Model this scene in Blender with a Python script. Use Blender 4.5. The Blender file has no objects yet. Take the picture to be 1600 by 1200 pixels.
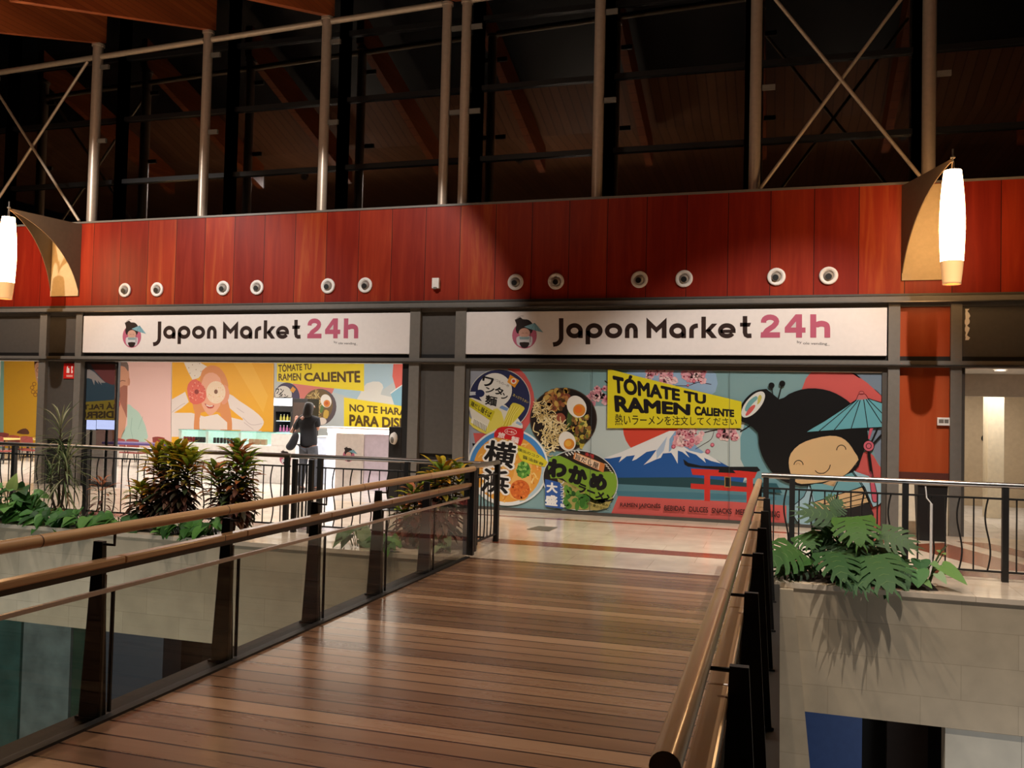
import bpy, bmesh, math, random
from mathutils import Vector, Matrix

random.seed(7)
scn = bpy.context.scene
COL = scn.collection
PI = math.pi

# ------------------------------------------------------------------ camera
EYE = Vector((0.0, 0.0, 1.65))
CR = Vector((0.95697196, 0.28921681, 0.02362832))
CU = Vector((-0.01360259, -0.03662643, 0.99923645))
CF = Vector((-0.28986140, 0.95656269, 0.03111638))
FPX = 1385.42
cam_data = bpy.data.cameras.new('camera')
cam_data.sensor_width = 36.0
cam_data.lens = FPX / 1600.0 * 36.0
cam_data.clip_start = 0.05
cam_data.clip_end = 200
cam = bpy.data.objects.new('camera', cam_data)
COL.objects.link(cam)
cam.matrix_world = Matrix(((CR.x, CU.x, -CF.x, EYE.x), (CR.y, CU.y, -CF.y, EYE.y), (CR.z, CU.z, -CF.z, EYE.z), (0, 0, 0, 1)))
scn.camera = cam

# ------------------------------------------------------------------ world, exposure
world = bpy.data.worlds.new('world')
scn.world = world
world.use_nodes = True
world.node_tree.nodes['Background'].inputs[0].default_value = (0.55, 0.62, 0.8, 1)
world.node_tree.nodes['Background'].inputs[1].default_value = 0.002
vs = scn.view_settings
vs.view_transform = 'Standard'
vs.look = 'None'
vs.gamma = 1.0
vs.use_curve_mapping = False
vs.exposure = 0.0
scn.cycles.max_bounces = 7
scn.cycles.transparent_max_bounces = 14
scn.cycles.sample_clamp_indirect = 6.0
scn.cycles.caustics_reflective = False
scn.cycles.caustics_refractive = False

# ------------------------------------------------------------------ lights
def spot(name, loc, target, power, angle, blend, color, radius=0.06):
    d = bpy.data.lights.new(name, 'SPOT')
    d.energy = power
    d.spot_size = math.radians(angle)
    d.spot_blend = blend
    d.color = color
    d.shadow_soft_size = radius
    o = bpy.data.objects.new(name, d)
    COL.objects.link(o)
    o.location = loc
    o.rotation_euler = (Vector(target) - Vector(loc)).to_track_quat('-Z', 'Y').to_euler()
    return o

def area(name, loc, target, power, sx, sy, color):
    d = bpy.data.lights.new(name, 'AREA')
    d.shape = 'RECTANGLE'
    d.size = sx
    d.size_y = sy
    d.energy = power
    d.color = color
    o = bpy.data.objects.new(name, d)
    COL.objects.link(o)
    o.location = loc
    o.rotation_euler = (Vector(target) - Vector(loc)).to_track_quat('-Z', 'Y').to_euler()
    return o

WARM = (1.0, 0.82, 0.62)
NEUT = (1.0, 0.93, 0.86)
SPOTS = [((2.6, 8.5, 8.15), (-0.7, 13.9, 0.0)), ((-13.1, 8.2, 8.15), (-12.7, 13.4, 1.4)), ((-6.6, 8.6, 8.15), (-8.0, 13.8, 2.4))]
spot('spot_right', *SPOTS[0], 2900, 46, 0.55, NEUT)
spot('spot_left', *SPOTS[1], 1900, 84, 0.4, NEUT)
spot('spot_middle', *SPOTS[2], 1300, 62, 0.25, NEUT)
# grazing spots over the planters
spot('planter_spot_right', (2.7, 6.4, 8.1), (1.0, 9.5, -0.2), 1700, 40, 0.6, NEUT, 0.03)
spot('planter_spot_left', (-6.6, 6.6, 8.1), (-8.2, 9.5, 0.1), 900, 60, 0.6, NEUT, 0.03)
HALL = [(-4.2, 6.3, 8.15), (-0.8, 6.3, 8.15), (-2.4, 8.0, 8.15)]
for i, p in enumerate(HALL):
    spot('added_hall_fill_%d' % i, p, (p[0] * 0.9, p[1] + 0.8, 0.0), 680, 100, 0.7, (1.0, 0.86, 0.72), 0.09)  # unseen fill spots, added to light the deck and planters
for i, (p, w) in enumerate((((-12.0, 8.6, 5.4), 250), ((-5.0, 8.6, 5.4), 230), ((1.5, 8.6, 5.4), 70))):
    spot('added_roof_wash_%d' % i, p, (p[0], 11.2, 9.3), w, 150, 0.9, (1.0, 0.78, 0.58), 0.25)  # unseen uplights without fixtures, added to brighten roof and beams
area('shop_light', (-10.0, 18.2, 2.9), (-10.0, 18.4, 0.0), 720, 7.4, 5.6, (1.0, 0.95, 0.9))
area('cafe_light', (-18.2, 18.2, 2.9), (-18.2, 18.4, 0.0), 560, 5.5, 5.6, (1.0, 0.93, 0.82))
area('corridor_light', (3.6, 17.6, 2.4), (3.6, 17.7, 0.0), 105, 1.6, 2.4, (1.0, 0.93, 0.85))
area('lower_light', (-9.0, 7.0, -1.9), (-9.0, 12.0, -3.2), 60, 6, 0.6, (0.8, 0.95, 1.0))
area('added_lower_light_right', (2.5, 7.0, -2.2), (0.8, 12.0, -3.0), 22, 2, 0.5, (0.85, 0.92, 1.0))  # unseen light added to brighten the blue panel

# ------------------------------------------------------------------ helpers: pixels to points on real planes
def ray(x, y):
    return CF + CR * ((x - 800.0) / FPX) - CU * ((y - 600.0) / FPX)

def atY(x, y, Y):
    d = ray(x, y)
    return EYE + d * (Y / d.y)

def onZ(x, y, z=0.0):
    d = ray(x, y)
    return EYE + d * ((z - EYE.z) / d.z)

def lin(c):
    out = []
    for v in c:
        v = v / 255.0
        out.append(v / 12.92 if v <= 0.04045 else ((v + 0.055) / 1.055) ** 2.4)
    return out

# ------------------------------------------------------------------ materials
def new_mat(name):
    m = bpy.data.materials.new(name)
    m.use_nodes = True
    nt = m.node_tree
    b = nt.nodes['Principled BSDF']
    return m, nt, b

def N(nt, kind, **kw):
    n = nt.nodes.new(kind)
    for k, v in kw.items():
        setattr(n, k, v)
    return n

def plain(name, rgb, rough=0.5, metal=0.0, var=0.06, scale=14.0, coat=0.0, spec=0.5):
    m, nt, b = new_mat(name)
    c = lin(rgb)
    tc = N(nt, 'ShaderNodeTexCoord')
    nz = N(nt, 'ShaderNodeTexNoise')
    nz.inputs['Scale'].default_value = scale
    nz.inputs['Detail'].default_value = 3
    nt.links.new(tc.outputs['Object'], nz.inputs['Vector'])
    rp = N(nt, 'ShaderNodeValToRGB')
    rp.color_ramp.elements[0].position = 0.3
    rp.color_ramp.elements[1].position = 0.7
    rp.color_ramp.elements[0].color = [v * (1 - var) for v in c] + [1]
    rp.color_ramp.elements[1].color = [min(1, v * (1 + var)) for v in c] + [1]
    nt.links.new(nz.outputs['Fac'], rp.inputs['Fac'])
    nt.links.new(rp.outputs['Color'], b.inputs['Base Color'])
    b.inputs['Roughness'].default_value = rough
    b.inputs['Metallic'].default_value = metal
    b.inputs['Coat Weight'].default_value = coat
    b.inputs['Specular IOR Level'].default_value = spec
    return m

def glow(name, rgb, strength):
    m, nt, b = new_mat(name)
    b.inputs['Base Color'].default_value = lin(rgb) + [1]
    b.inputs['Emission Color'].default_value = lin(rgb) + [1]
    b.inputs['Emission Strength'].default_value = strength
    b.inputs['Roughness'].default_value = 0.6
    return m

def printed(name, rough=0.4, spec=0.4, sat=None, trans=0.0):
    m, nt, b = new_mat(name)
    a = N(nt, 'ShaderNodeAttribute', attribute_name='Col')
    nt.links.new(a.outputs['Color'], b.inputs['Base Color'])
    b.inputs['Roughness'].default_value = rough
    b.inputs['Specular IOR Level'].default_value = spec
    if trans:
        out = nt.nodes['Material Output']
        t = N(nt, 'ShaderNodeBsdfTranslucent')
        nt.links.new(a.outputs['Color'], t.inputs['Color'])
        mx = N(nt, 'ShaderNodeMixShader')
        mx.inputs[0].default_value = trans
        nt.links.new(b.outputs[0], mx.inputs[1])
        nt.links.new(t.outputs[0], mx.inputs[2])
        nt.links.new(mx.outputs[0], out.inputs['Surface'])
    return m

def glass(name, tint, refl, rough=0.02, fres=1.45):
    m = bpy.data.materials.new(name)
    m.use_nodes = True
    nt = m.node_tree
    nt.nodes.remove(nt.nodes['Principled BSDF'])
    out = nt.nodes['Material Output']
    t = N(nt, 'ShaderNodeBsdfTransparent')
    t.inputs['Color'].default_value = (*tint, 1)
    g = N(nt, 'ShaderNodeBsdfGlossy')
    g.inputs['Roughness'].default_value = rough
    f = N(nt, 'ShaderNodeFresnel')
    f.inputs['IOR'].default_value = fres
    mul = N(nt, 'ShaderNodeMath', operation='MULTIPLY')
    mul.inputs[1].default_value = refl
    nt.links.new(f.outputs[0], mul.inputs[0])
    mx = N(nt, 'ShaderNodeMixShader')
    ge = N(nt, 'ShaderNodeNewGeometry')          # the far face of a pane does not mirror once more
    inv = N(nt, 'ShaderNodeMath', operation='SUBTRACT')
    inv.inputs[0].default_value = 1.0
    nt.links.new(ge.outputs['Backfacing'], inv.inputs[1])
    both = N(nt, 'ShaderNodeMath', operation='MULTIPLY', use_clamp=True)
    nt.links.new(mul.outputs[0], both.inputs[0])
    nt.links.new(inv.outputs[0], both.inputs[1])
    nt.links.new(both.outputs[0], mx.inputs[0])
    nt.links.new(t.outputs[0], mx.inputs[1])
    nt.links.new(g.outputs[0], mx.inputs[2])
    nt.links.new(mx.outputs[0], out.inputs['Surface'])
    return m

def coords(nt, order):
    """object coordinates with the axes picked in `order`, e.g. 'XZ'."""
    tc = N(nt, 'ShaderNodeTexCoord')
    sp = N(nt, 'ShaderNodeSeparateXYZ')
    nt.links.new(tc.outputs['Object'], sp.inputs[0])
    return tc, sp

def board_mat(name, axis, width, cols, rough, grain_scale, coat=0.0, gap=0.035, offset=0.0, blotch=0.5, spec=0.5):
    """boards laid side by side along `axis`, each board its own tone, with a dark joint."""
    m, nt, b = new_mat(name)
    tc, sp = coords(nt, axis)
    add = N(nt, 'ShaderNodeMath', operation='ADD')
    add.inputs[1].default_value = offset
    nt.links.new(sp.outputs[axis], add.inputs[0])
    div = N(nt, 'ShaderNodeMath', operation='DIVIDE')
    div.inputs[1].default_value = width
    nt.links.new(add.outputs[0], div.inputs[0])
    fl = N(nt, 'ShaderNodeMath', operation='FLOOR')
    nt.links.new(div.outputs[0], fl.inputs[0])
    fr = N(nt, 'ShaderNodeMath', operation='FRACT')
    nt.links.new(div.outputs[0], fr.inputs[0])
    wn = N(nt, 'ShaderNodeTexWhiteNoise', noise_dimensions='1D')
    nt.links.new(fl.outputs[0], wn.inputs['W'])
    mp = N(nt, 'ShaderNodeMapping')
    mp.inputs['Scale'].default_value = grain_scale
    nt.links.new(tc.outputs['Object'], mp.inputs['Vector'])
    cmb = N(nt, 'ShaderNodeCombineXYZ')
    m10 = N(nt, 'ShaderNodeMath', operation='MULTIPLY')
    m10.inputs[1].default_value = 7.31
    nt.links.new(fl.outputs[0], m10.inputs[0])
    for k in range(3):
        nt.links.new(m10.outputs[0], cmb.inputs[k])
    va = N(nt, 'ShaderNodeVectorMath', operation='ADD')
    nt.links.new(mp.outputs[0], va.inputs[0])
    nt.links.new(cmb.outputs[0], va.inputs[1])
    nz = N(nt, 'ShaderNodeTexNoise')
    nz.inputs['Scale'].default_value = 1.0
    nz.inputs['Detail'].default_value = 5
    nz.inputs['Roughness'].default_value = 0.6
    nz.inputs['Distortion'].default_value = 0.6
    nt.links.new(va.outputs[0], nz.inputs['Vector'])
    mixf = N(nt, 'ShaderNodeMix', data_type='FLOAT')
    mixf.inputs[0].default_value = blotch
    nt.links.new(wn.outputs['Value'], mixf.inputs[2])
    nt.links.new(nz.outputs['Fac'], mixf.inputs[3])
    rp = N(nt, 'ShaderNodeValToRGB')
    while len(rp.color_ramp.elements) < len(cols):
        rp.color_ramp.elements.new(0.5)
    for i, c in enumerate(cols):
        e = rp.color_ramp.elements[i]
        e.position = 0.2 + 0.6 * i / (len(cols) - 1)
        e.color = lin(c) + [1]
    nt.links.new(mixf.outputs[0], rp.inputs['Fac'])
    # joint
    pk = N(nt, 'ShaderNodeMath', operation='PINGPONG')
    pk.inputs[1].default_value = 0.5
    nt.links.new(fr.outputs[0], pk.inputs[0])
    lt = N(nt, 'ShaderNodeMath', operation='GREATER_THAN')
    lt.inputs[1].default_value = gap
    nt.links.new(pk.outputs[0], lt.inputs[0])
    mx = N(nt, 'ShaderNodeMix', data_type='RGBA')
    mx.inputs[6].default_value = (0.01, 0.004, 0.003, 1)
    nt.links.new(lt.outputs[0], mx.inputs[0])
    nt.links.new(rp.outputs['Color'], mx.inputs[7])
    nt.links.new(mx.outputs[2], b.inputs['Base Color'])
    rr = N(nt, 'ShaderNodeMapRange')
    rr.inputs['To Min'].default_value = rough * 0.85
    rr.inputs['To Max'].default_value = rough * 1.25
    nt.links.new(nz.outputs['Fac'], rr.inputs['Value'])
    nt.links.new(rr.outputs[0], b.inputs['Roughness'])
    b.inputs['Coat Weight'].default_value = coat
    b.inputs['Specular IOR Level'].default_value = spec
    b.inputs['Coat Roughness'].default_value = 0.12
    bp = N(nt, 'ShaderNodeBump')
    bp.inputs['Strength'].default_value = 0.25
    bp.inputs['Distance'].default_value = 0.004
    nt.links.new(lt.outputs[0], bp.inputs['Height'])
    nt.links.new(bp.outputs[0], b.inputs['Normal'])
    return m

def tile_mat(name, axes, bw, bh, c1, c2, cm, rough, mortar=0.006, offs=0.5, bias=0.0, spec=0.5):
    m, nt, b = new_mat(name)
    tc, sp = coords(nt, 'X')
    cb = N(nt, 'ShaderNodeCombineXYZ')
    nt.links.new(sp.outputs[axes[0]], cb.inputs[0])
    nt.links.new(sp.outputs[axes[1]], cb.inputs[1])
    br = N(nt, 'ShaderNodeTexBrick')
    br.offset = offs
    br.inputs['Scale'].default_value = 1.0
    br.inputs['Brick Width'].default_value = bw
    br.inputs['Row Height'].default_value = bh
    br.inputs['Mortar Size'].default_value = mortar
    br.inputs['Mortar Smooth'].default_value = 0.3
    br.inputs['Color1'].default_value = lin(c1) + [1]
    br.inputs['Color2'].default_value = lin(c2) + [1]
    br.inputs['Mortar'].default_value = lin(cm) + [1]
    br.inputs['Bias'].default_value = bias
    nt.links.new(cb.outputs[0], br.inputs['Vector'])
    nz = N(nt, 'ShaderNodeTexNoise')
    nz.inputs['Scale'].default_value = 3.5
    nz.inputs['Detail'].default_value = 6
    nt.links.new(tc.outputs['Object'], nz.inputs['Vector'])
    rg = N(nt, 'ShaderNodeMapRange')
    rg.inputs['From Min'].default_value = 0.3
    rg.inputs['From Max'].default_value = 0.7
    rg.inputs['To Min'].default_value = 0.86
    rg.inputs['To Max'].default_value = 1.06
    nt.links.new(nz.outputs['Fac'], rg.inputs['Value'])
    mx = N(nt, 'ShaderNodeMix', data_type='RGBA', blend_type='MULTIPLY')
    mx.inputs[0].default_value = 1.0
    nt.links.new(br.outputs['Color'], mx.inputs[6])
    nt.links.new(rg.outputs[0], mx.inputs[7])
    nt.links.new(mx.outputs[2], b.inputs['Base Color'])
    b.inputs['Roughness'].default_value = rough
    b.inputs['Specular IOR Level'].default_value = spec
    return m

M = {}
M['fascia'] = board_mat('fascia_wood', 'X', 0.64, [(112, 22, 11), (130, 32, 15), (150, 46, 20), (176, 84, 36)], 0.42, (7.0, 1.0, 0.55), coat=0.0, spec=0.22, gap=0.008, offset=0.18, blotch=0.68)
M['orange_wood'] = board_mat('orange_wood', 'X', 0.68, [(150, 56, 24), (162, 66, 28), (172, 78, 36)], 0.35, (6.0, 1.0, 0.6), gap=0.0, blotch=0.7)
M['deck'] = board_mat('deck_wood', 'Y', 0.168, [(100, 72, 54), (126, 93, 69), (148, 112, 84), (170, 134, 104)], 0.27, (0.9, 9.0, 1.0), coat=0.2, gap=0.045, blotch=0.4)
M['rail_wood'] = board_mat('rail_wood', 'Y', 3.41, [(176, 134, 92), (194, 152, 108), (208, 168, 124)], 0.3, (14.0, 0.8, 14.0), coat=0.3, gap=0.001, offset=0.02, blotch=0.7)
M['beam'] = board_mat('glulam', 'Z', 0.09, [(150, 74, 34), (172, 88, 42), (184, 100, 50)], 0.5, (6.0, 0.5, 6.0), gap=0.02, blotch=0.6)
M['roof'] = board_mat('roof_boards', 'X', 0.2, [(126, 84, 58), (142, 96, 66), (150, 104, 74)], 0.6, (6.0, 0.6, 6.0), gap=0.03)
M['stone'] = tile_mat('stone_cladding', 'XZ', 0.84, 0.33, (194, 176, 148), (184, 166, 138), (164, 147, 120), 0.6, 0.003, offs=0.42)
M['floor'] = tile_mat('marble_floor', 'XY', 0.9, 0.6, (224, 206, 182), (214, 194, 170), (178, 158, 134), 0.16, 0.003)
M['shopfloor'] = tile_mat('shop_floor', 'XY', 0.6, 0.6, (214, 206, 196), (206, 198, 188), (170, 160, 150), 0.15, 0.003)
M['redmarble'] = tile_mat('red_marble', 'XY', 0.9, 0.6, (150, 86, 58), (136, 74, 50), (110, 62, 44), 0.18, 0.003)
M['steel_dark'] = plain('dark_steel_paint', (74, 70, 65), 0.45)
M['steel_mid'] = plain('grey_steel_paint', (112, 107, 100), 0.42)
M['infill'] = plain('charcoal_panel', (78, 73, 68), 0.5)
M['black'] = plain('black_paint', (26, 24, 23), 0.45)
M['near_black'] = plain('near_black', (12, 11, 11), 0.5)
M['fin'] = plain('fin_steel', (30, 29, 28), 0.5)
M['tube'] = plain('brushed_tube', (196, 178, 160), 0.38, metal=0.45)
M['rod'] = plain('pale_rod', (190, 172, 150), 0.45, metal=0.3)
M['chrome'] = plain('stainless_rail', (176, 170, 164), 0.3, metal=1.0)
M['white'] = plain('white_paint', (232, 226, 220), 0.5)
M['signwhite'] = plain('sign_white', (226, 219, 215), 0.45, var=0.02)
M['cream'] = plain('cream_plaster', (222, 208, 182), 0.7)
M['tan'] = plain('tan_plaster', (168, 146, 116), 0.7)
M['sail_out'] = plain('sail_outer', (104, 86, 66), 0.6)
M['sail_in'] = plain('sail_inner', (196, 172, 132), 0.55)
M['lampglow'] = glow('lamp_glow', (255, 200, 136), 24.0)
M['lampend'] = glow('lamp_end', (255, 196, 130), 0.35)
M['spotglow'] = glow('downlight_glow', (255, 240, 220), 30.0)
M['led'] = glow('led_strip', (255, 246, 238), 7.0)
M['screen'] = glow('screen_glow', (190, 205, 255), 6.0)
M['print'] = printed('print_vinyl', 0.38, 0.4)
M['leaf'] = printed('leaf_green', 0.55, 0.25, trans=0.2)
M['bridgeglass'] = glass('bridge_glass', (0.83, 0.82, 0.78), 1.0)
M['clearglass'] = glass('clear_glass', (0.93, 0.97, 0.96), 0.7)
M['nightglass'] = glass('night_glass', (0.35, 0.35, 0.35), 5.0, rough=0.03)
M['darkglass'] = glass('dark_glass', (0.42, 0.41, 0.4), 1.0)
M['tealglass'] = plain('teal_glass', (70, 104, 100), 0.12)
M['bluepanel'] = plain('blue_panel', (62, 70, 82), 0.5)
M['bark'] = plain('stem_bark', (74, 60, 44), 0.8)
M['stem'] = plain('green_stem', (70, 92, 48), 0.5)
M['soil'] = plain('soil', (46, 36, 28), 0.95, var=0.3, scale=60)
M['redchair'] = plain('maroon_plastic', (120, 44, 40), 0.45)
M['tabletop'] = plain('table_top', (206, 176, 110), 0.35)
M['purple'] = plain('purple_top', (74, 58, 110), 0.3)
M['skin'] = plain('skin', (206, 150, 128), 0.55)
M['jacket'] = plain('black_cloth', (30, 31, 38), 0.85)
M['jeans'] = plain('grey_denim', (78, 82, 92), 0.85, var=0.15, scale=30)
M['hair'] = plain('dark_hair', (26, 20, 18), 0.6)
M['shoe'] = plain('shoe_leather', (70, 56, 50), 0.6)
M['redsign'] = plain('red_sign', (206, 34, 28), 0.4)

# ------------------------------------------------------------------ mesh building
class MB:
    """collects faces; build() links them as ONE mesh object."""
    def __init__(self):
        self.v = []
        self.f = []
        self.c = []
        self.smooth = []

    def add(self, verts, faces, col=None, smooth=False):
        n = len(self.v)
        self.v += [tuple(p) for p in verts]
        for f in faces:
            self.f.append([n + i for i in f])
            self.c.append(col)
            self.smooth.append(smooth)
        return self

    def box(self, x0, x1, y0, y1, z0, z1, col=None):
        vs_ = [(x, y, z) for x in (x0, x1) for y in (y0, y1) for z in (z0, z1)]
        fs = [(0, 1, 3, 2), (4, 6, 7, 5), (0, 4, 5, 1), (2, 3, 7, 6), (0, 2, 6, 4), (1, 5, 7, 3)]
        return self.add(vs_, fs, col)

    def rbox(self, x0, x1, y0, y1, z0, z1, r=0.01, col=None):
        """box with chamfered edges"""
        bm = bmesh.new()
        bmesh.ops.create_cube(bm, size=1.0)
        for v in bm.verts:
            v.co = ((x0 + x1) / 2 + v.co.x * (x1 - x0), (y0 + y1) / 2 + v.co.y * (y1 - y0), (z0 + z1) / 2 + v.co.z * (z1 - z0))
        bmesh.ops.bevel(bm, geom=bm.edges[:], offset=r, segments=2, affect='EDGES', profile=0.5)
        bm.verts.index_update()
        self.add([v.co.copy() for v in bm.verts], [[v.index for v in f.verts] for f in bm.faces], col)
        bm.free()
        return self

    def hexa(self, bottom, top, col=None):
        """two quads (lists of four points) joined"""
        vs_ = list(bottom) + list(top)
        fs = [(3, 2, 1, 0), (4, 5, 6, 7)] + [(i, (i + 1) % 4, 4 + (i + 1) % 4, 4 + i) for i in range(4)]
        return self.add(vs_, fs, col)

    def prism(self, poly, d, col=None):
        """poly: planar 3D points, swept by vector d"""
        d = Vector(d)
        a = [Vector(p) for p in poly]
        n = len(a)
        vs_ = a + [p + d for p in a]
        fs = [tuple(range(n))[::-1], tuple(range(n, 2 * n))] + [(i, (i + 1) % n, n + (i + 1) % n, n + i) for i in range(n)]
        return self.add(vs_, fs, col)

    def tube(self, pts, r, n=10, cap=True, col=None):
        pts = [Vector(p) for p in pts]
        rs = r if isinstance(r, (list, tuple)) else [r] * len(pts)
        rings = []
        prev = None
        for i, p in enumerate(pts):
            t = (pts[min(i + 1, len(pts) - 1)] - pts[max(i - 1, 0)]).normalized()
            if prev is None:
                a = Vector((0, 0, 1)) if abs(t.z) < 0.9 else Vector((1, 0, 0))
                u = t.cross(a).normalized()
            else:
                u = (prev - t * prev.dot(t)).normalized()
            prev = u
            w = t.cross(u)
            rings.append([p + (u * math.cos(2 * PI * k / n) + w * math.sin(2 * PI * k / n)) * rs[i] for k in range(n)])
        vs_ = [q for ring in rings for q in ring]
        fs = []
        for i in range(len(pts) - 1):
            for k in range(n):
                fs.append((i * n + k, i * n + (k + 1) % n, (i + 1) * n + (k + 1) % n, (i + 1) * n + k))
        self.add(vs_, fs, col, smooth=True)
        if cap:
            self.add(rings[0], [tuple(range(n))[::-1]], col)
            self.add(rings[-1], [tuple(range(n))], col)
        return self

    def lathe(self, prof, center, axis='Z', n=24, col=None, cap=True):
        """prof: (radius, height along axis)"""
        c = Vector(center)
        ax = {'X': Vector((1, 0, 0)), 'Y': Vector((0, 1, 0)), 'Z': Vector((0, 0, 1))}[axis]
        u = {'X': Vector((0, 1, 0)), 'Y': Vector((1, 0, 0)), 'Z': Vector((1, 0, 0))}[axis]
        w = ax.cross(u)
        vs_ = []
        for r, h in prof:
            for k in range(n):
                a = 2 * PI * k / n
                vs_.append(c + ax * h + (u * math.cos(a) + w * math.sin(a)) * r)
        fs = []
        for i in range(len(prof) - 1):
            for k in range(n):
                fs.append((i * n + k, i * n + (k + 1) % n, (i + 1) * n + (k + 1) % n, (i + 1) * n + k))
        self.add(vs_, fs, col, smooth=True)
        if cap:
            if prof[0][0] > 1e-4:
                self.add(vs_[:n], [tuple(range(n))[::-1]], col)
            if prof[-1][0] > 1e-4:
                self.add(vs_[-n:], [tuple(range(n))], col)
        return self

    def build(self, name, mat, parent=None, loc=None):
        me = bpy.data.meshes.new(name)
        o = bpy.data.objects.new(name, me)
        off = Vector((0, 0, 0))
        if parent is not None:
            q = parent
            while q is not None:
                off += Vector(q.location)
                q = q.parent
            o.parent = parent
        elif loc is not None:
            off = Vector(loc)
            o.location = off
        me.from_pydata([tuple(Vector(p) - off) for p in self.v], [], self.f)
        me.materials.append(mat)
        if any(c is not None for c in self.c):
            at = me.color_attributes.new('Col', 'FLOAT_COLOR', 'CORNER')
            data = []
            for poly, c in zip(self.f, self.c):
                cc = list(c if c is not None else (0.5, 0.5, 0.5))
                data += (cc + [1.0]) * len(poly)
            at.data.foreach_set('color', data)
        if any(self.smooth):
            me.polygons.foreach_set('use_smooth', self.smooth)
        me.update()
        COL.objects.link(o)
        return o

def tag(o, label=None, cat=None, group=None, kind=None):
    if label:
        o['label'] = label
    if cat:
        o['category'] = cat
    if group:
        o['group'] = group
    if kind:
        o['kind'] = kind
    return o

def thing(name, label, cat, loc=(0, 0, 0), group=None):
    o = bpy.data.objects.new(name, None)
    o.empty_display_size = 0.1
    COL.objects.link(o)
    o.location = loc
    return tag(o, label, cat, group)

def struct(name, mb, mat, label=None, parent=None):
    o = mb.build(name, mat, parent)
    if parent is None:
        o['kind'] = 'structure'
        if label:
            o['label'] = label
        o['category'] = name.split('_')[0]
    return o

def kids(o):
    return [c for c in bpy.data.objects if c.parent == o]

def copy_thing(root, shift, label=None, group=None):
    r = root.copy()
    COL.objects.link(r)
    r.location = Vector(root.location) + Vector(shift)
    if label:
        r['label'] = label
    if group:
        r['group'] = group
    for ch in list(root.children):
        c = ch.copy()
        COL.objects.link(c)
        c.parent = r
        for g in list(ch.children):
            d = g.copy()
            COL.objects.link(d)
            d.parent = c
    return r

# ------------------------------------------------------------------ flat printed artwork
_text_cache = {}

def text_mesh(s, bold=0.0):
    """lettering outline as flat faces in a unit box; heavier weights are struck several times with small shifts"""
    if s not in _text_cache:
        cu = bpy.data.curves.new('lettering', 'FONT')
        cu.body = s
        cu.resolution_u = 4
        ob = bpy.data.objects.new('lettering', cu)
        COL.objects.link(ob)
        dg = bpy.context.evaluated_depsgraph_get()
        me = bpy.data.meshes.new_from_object(ob.evaluated_get(dg))
        _text_cache[s] = ([(v.co.x, v.co.y) for v in me.vertices], [tuple(p.vertices) for p in me.polygons])
        COL.objects.unlink(ob)
        bpy.data.objects.remove(ob)
        bpy.data.curves.remove(cu)
        bpy.data.meshes.remove(me)
    base, faces = _text_cache[s]
    vs_, fs = [], []
    shifts = [(0, 0)]
    if bold:
        k_ = 6 if bold < 0.03 else 10
        shifts = [(bold * math.cos(2 * PI * i / k_), bold * math.sin(2 * PI * i / k_)) for i in range(k_)]
        if bold > 0.06:
            shifts += [(0.5 * a, 0.5 * b) for a, b in shifts]
    for dx, dy in shifts:
        n = len(vs_)
        vs_ += [(x + dx, y + dy) for x, y in base]
        fs += [tuple(n + i for i in f) for f in faces]
    x0 = min(v[0] for v in vs_)
    x1 = max(v[0] for v in vs_)
    y0 = min(v[1] for v in vs_)
    y1 = max(v[1] for v in vs_)
    nb = len(base)
    return [((x - x0) / (x1 - x0), (y - y0) / (y1 - y0), 0.00012 * (i // nb) / len(shifts)) for i, (x, y) in enumerate(vs_)], fs

def smooth_closed(p, n=4):
    out = []
    k = len(p)
    for i in range(k):
        a, b, c, d = p[i - 1], p[i], p[(i + 1) % k], p[(i + 2) % k]
        for j in range(n):
            t = j / n
            out.append(tuple(0.5 * (2 * b[q] + (c[q] - a[q]) * t + (2 * a[q] - 5 * b[q] + 4 * c[q] - d[q]) * t * t + (3 * b[q] - a[q] - 3 * c[q] + d[q]) * t ** 3) for q in (0, 1)))
    return out

def smooth_open(p, n=6):
    pp = [p[0]] + list(p) + [p[-1]]
    out = []
    for i in range(1, len(pp) - 2):
        a, b, c, d = pp[i - 1], pp[i], pp[i + 1], pp[i + 2]
        for j in range(n):
            t = j / n
            out.append(tuple(0.5 * (2 * b[q] + (c[q] - a[q]) * t + (2 * a[q] - 5 * b[q] + 4 * c[q] - d[q]) * t * t + (3 * b[q] - a[q] - 3 * c[q] + d[q]) * t ** 3) for q in (0, 1)))
    out.append(tuple(p[-1]))
    return out

def ell(cx, cy, rx, ry=None, rot=0.0, n=28, a0=0.0, a1=2 * PI):
    ry = rx if ry is None else ry
    full = abs(a1 - a0 - 2 * PI) < 1e-6
    pts = []
    for k in range(n if full else n + 1):
        a = a0 + (a1 - a0) * k / n
        x, y = rx * math.cos(a), ry * math.sin(a)
        pts.append((cx + x * math.cos(rot) - y * math.sin(rot), cy + x * math.sin(rot) + y * math.cos(rot)))
    return pts

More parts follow.
